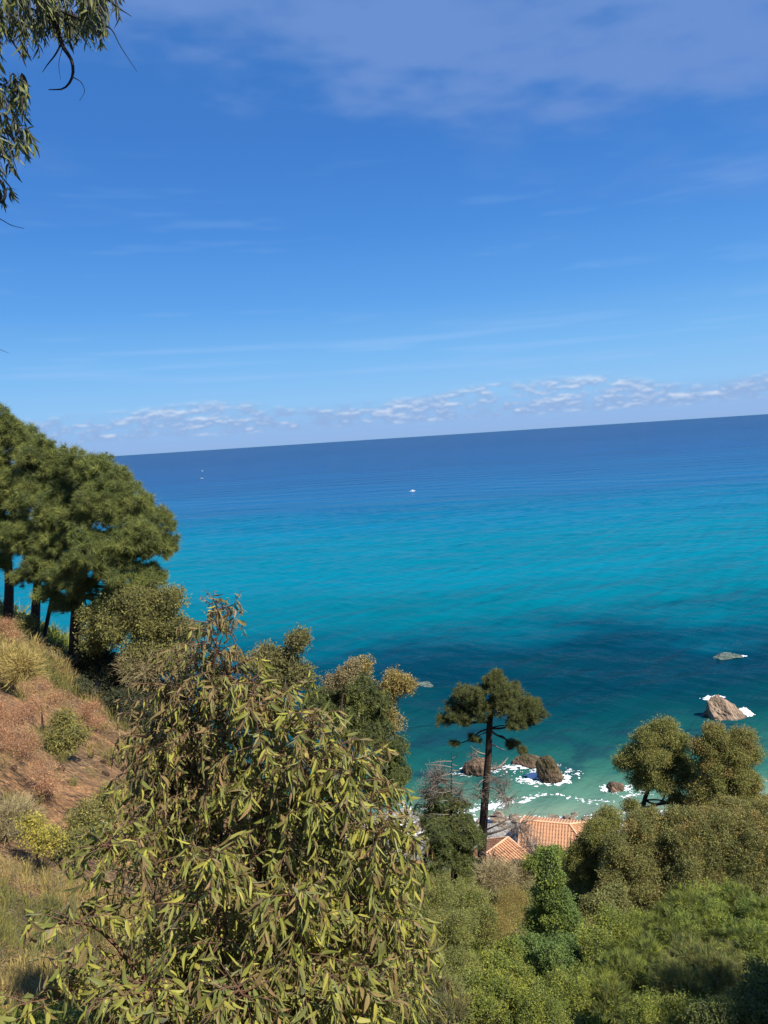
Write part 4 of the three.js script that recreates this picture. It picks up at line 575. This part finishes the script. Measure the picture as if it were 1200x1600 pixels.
{ // the sapling in front of the camera
  reseed(700);
  const root = P(360, 1800, 4.7); root.y = hgt(root.x, root.z) - 0.1;
  const t = thing('gum_sapling', 'large gum sapling with hanging sickle leaves filling the foreground left of centre', 'tree', root), L = (v) => v.clone().sub(root);
  const stems = [
    [[[310, 1450, 4.9], [268, 1220, 4.95], [252, 1065, 5.0]], 0.8, 1.6, 0.62], [[[310, 1450, 4.9], [300, 1180, 4.95], [298, 1020, 5.0]], 0.8, 1.6, 0.62], [[[340, 1450, 4.8], [350, 1180, 4.85], [352, 1010, 4.9]], 0.7, 1.2, 0.7],
    [[[330, 1500, 4.7], [322, 1250, 4.75], [330, 1080, 4.8], [345, 950, 4.85]], 0.75, 0.8, 0.75], [[[300, 1420, 4.75], [255, 1240, 4.8], [235, 1140, 4.85]], 0.45, 0.8], [[[400, 1450, 4.6], [410, 1250, 4.6], [395, 1060, 4.65]], 0.3, 1],
    [[[430, 1450, 4.5], [470, 1260, 4.5], [490, 1115, 4.5]], 0.35, 1], [[[480, 1500, 4.4], [530, 1320, 4.4], [552, 1180, 4.4]], 0.25, 1], [[[340, 1450, 4.9], [300, 1220, 4.9], [290, 1075, 4.95]], 0.6, 1.1], [[[380, 1450, 4.9], [370, 1200, 4.9], [368, 1040, 4.9]], 0.5, 1.2], [[[430, 1480, 4.7], [445, 1280, 4.8], [440, 1075, 4.8]], 0.35, 1.3], [[[470, 1480, 4.7], [515, 1290, 4.7], [530, 1150, 4.7]], 0.3, 1], [[[320, 1520, 4.9], [280, 1320, 4.9], [262, 1190, 4.9]], 0.3, 0.9], [[[520, 1560, 4.6], [566, 1380, 4.6], [582, 1235, 4.6]], 0.2, 0.9], [[[520, 1560, 4.3], [585, 1400, 4.3], [598, 1285, 4.3]], 0.2, 1], [[[560, 1640, 4.2], [596, 1500, 4.2], [600, 1420, 4.2]], 0.2, 0.9],
    [[[270, 1480, 4.4], [205, 1330, 4.3], [160, 1320, 4.2]], 0.15, 0.6], [[[240, 1560, 4.2], [150, 1450, 4.1], [95, 1440, 4.0]], 0.15, 0.4], [[[220, 1640, 4.0], [110, 1560, 3.9], [30, 1570, 3.8]], 0.1, 0.4], [[[350, 1600, 4.1], [340, 1440, 4.0], [330, 1330, 4.0]], 0.2, 1], [[[450, 1620, 4.0], [470, 1480, 3.9], [450, 1390, 3.9]], 0.2, 1], [[[300, 1680, 3.8], [240, 1560, 3.7], [225, 1530, 3.9]], 0.15, 0.8], [[[520, 1700, 3.9], [540, 1580, 3.8], [530, 1520, 3.8]], 0.15, 1], [[[400, 1700, 3.7], [390, 1580, 3.6], [370, 1540, 3.6]], 0.15, 1]];
  const shoots = [];
  for (const [px, dark, dens, small] of stems) {
    const pts = [V(0, 0, 0), V(0, 0, 0).lerp(L(P(...px[0])), 0.5).add(V(rnd(-0.1, 0.1), 0.15, rnd(-0.1, 0.1))), ...px.map((p) => L(P(...p)))], c = new THREE.CatmullRomCurve3(pts);
    mesh('stem', new MB().tube(c.getPoints(18), taper(19, 0.022, 0.004), 6).geo(), M.redTwig, t);
    const n = Math.round(92 * dens);
    for (let i = 0; i < n; i++) { const u = 0.32 + 0.68 * Math.pow((i + rand()) / n, 0.8), p = c.getPoint(u), a = rnd(0, 6.28), out = V(Math.cos(a), rnd(-0.1, 0.6), Math.sin(a)), l = rnd(0.2, 0.46) * (1.25 - 0.75 * Math.pow(u, 4)); shoots.push([[p, p.clone().addScaledVector(out, l * 0.5), p.clone().addScaledVector(out, l * 0.9).add(V(0, -0.10 * l, 0)), p.clone().addScaledVector(out, l * 1.0).add(V(0, -0.5 * l, 0))], dark * u, small]); }
  }
  // curled sparse shoots at the tip
  for (let i = 0; i < 12; i++) { const p = L(P(rnd(322, 372), rnd(965, 1010), 4.85)), e = L(P(rnd(308, 392), rnd(915, 960), 4.85)); shoots.push([[p, p.clone().lerp(e, 0.5).add(V(rnd(-0.05, 0.05), 0.05, 0)), e], 0.9, 0.55]); }
  const n = hangLeaves(t, root, shoots, { per: 17, len: [0.048, 0.122], wide: [0.85, 1.5], droop: 0.9, singles: 300, colours: [0, 1, 2, 3, 4, 5, 6], twigR: 0.0035, twigMat: M.redTwig });
  console.log('sapling leaves', n, 'root', root.x.toFixed(2), root.y.toFixed(2), root.z.toFixed(2));
}
{ // the big gum whose boughs hang into the top left corner
  reseed(720);
  const root = V(-6.6, 0, -4.2); root.y = hgt(root.x, root.z) - 0.1;
  const t = thing('overhanging_gum_tree', 'gum tree boughs hanging into the top left corner against the sky', 'tree', root), L = (v) => v.clone().sub(root), D = 5.6;
  const Q = (x, y, d = D) => L(P(x, y, d));
  const fork = Q(-420, 60, 5.0), high = Q(-300, -260, 5.6);
  mesh('trunk', new MB().tube(curve([V(0, 0, 0), V(0.1, 2.2, 0), fork.clone().add(V(-0.3, -1.2, 0)), fork, high, high.clone().add(V(0.4, 2.2, -0.2))], 24), taper(25, 0.24, 0.09), 10).geo(), M.bark, t);
  const boughs = [[[fork, Q(-200, 0), Q(-40, -30), Q(35, -25), Q(72, 8), Q(90, 45), Q(98, 72), Q(112, 95), Q(113, 120), Q(100, 138), Q(76, 140)], 0.035, 0.003], [[Q(96, 68), Q(86, 86), Q(75, 100), Q(66, 113)], 0.007, 0.002], [[Q(72, 8), Q(110, 24), Q(150, 39), Q(172, 44), Q(188, 72), Q(214, 112)], 0.010, 0.0015], [[fork, Q(-120, 0), Q(-20, 20), Q(10, 52), Q(28, 78), Q(38, 94)], 0.018, 0.004], [[high, Q(60, -120), Q(140, -40), Q(165, -5), Q(185, 12), Q(206, 26)], 0.02, 0.0015], [[fork, Q(-150, 110), Q(-30, 120), Q(15, 138), Q(45, 150)], 0.02, 0.003], [[fork, Q(-120, 180), Q(-20, 185), Q(18, 215), Q(30, 240)], 0.018, 0.003], [[fork, Q(-140, 260), Q(-30, 268), Q(2, 285), Q(8, 305), Q(2, 318)], 0.018, 0.009], [[Q(-60, 330), Q(-5, 340), Q(18, 352), Q(38, 357)], 0.005, 0.0015], [[Q(113, 120), Q(126, 128), Q(132, 142), Q(124, 158)], 0.004, 0.001], [[Q(98, 72), Q(92, 100), Q(95, 125)], 0.003, 0.001], [[Q(-60, 540), Q(-5, 545), Q(14, 552)], 0.003, 0.001]];
  for (const [pts, a, b] of boughs) mesh('bough', new MB().tube(curve(pts, 26), taper(27, a, b), 6).geo(), M.darkBark, t);
  const shoots = [];
  const spray = (x0, y0, x1, y1, n, len) => { for (let i = 0; i < n; i++) { const x = rnd(x0, x1), y = rnd(y0, y1), d = D + rnd(-0.35, 0.45), p = Q(x, y, d), out = V(rnd(-0.5, 0.7), rnd(-0.2, 0.4), rnd(-0.4, 0.4)), l = len * rnd(0.7, 1.3); shoots.push([[p, p.clone().addScaledVector(out, l * 0.45), p.clone().addScaledVector(out, l * 0.7).add(V(0, -l * 0.35, 0)), p.clone().addScaledVector(out, l * 0.8).add(V(0, -l * 0.9, 0))], 0.15]); } };
  spray(-60, -70, 58, 32, 90, 0.2); spray(55, -60, 160, 26, 84, 0.2); spray(20, 10, 60, 50, 10, 0.18); spray(80, 5, 152, 40, 20, 0.18); spray(-60, 40, 8, 75, 10, 0.18); spray(-60, 115, 42, 155, 36, 0.2); spray(-60, 170, 42, 225, 34, 0.2); spray(-60, 225, 12, 260, 10, 0.18); spray(150, -40, 190, -10, 4, 0.15); spray(0, 290, 22, 296, 2, 0.1);
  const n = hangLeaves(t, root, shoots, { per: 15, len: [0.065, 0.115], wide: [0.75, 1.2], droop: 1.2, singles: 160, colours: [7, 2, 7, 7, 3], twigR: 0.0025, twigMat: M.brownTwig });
  console.log('bough leaves', n);
}

renderer.render(scene, camera);
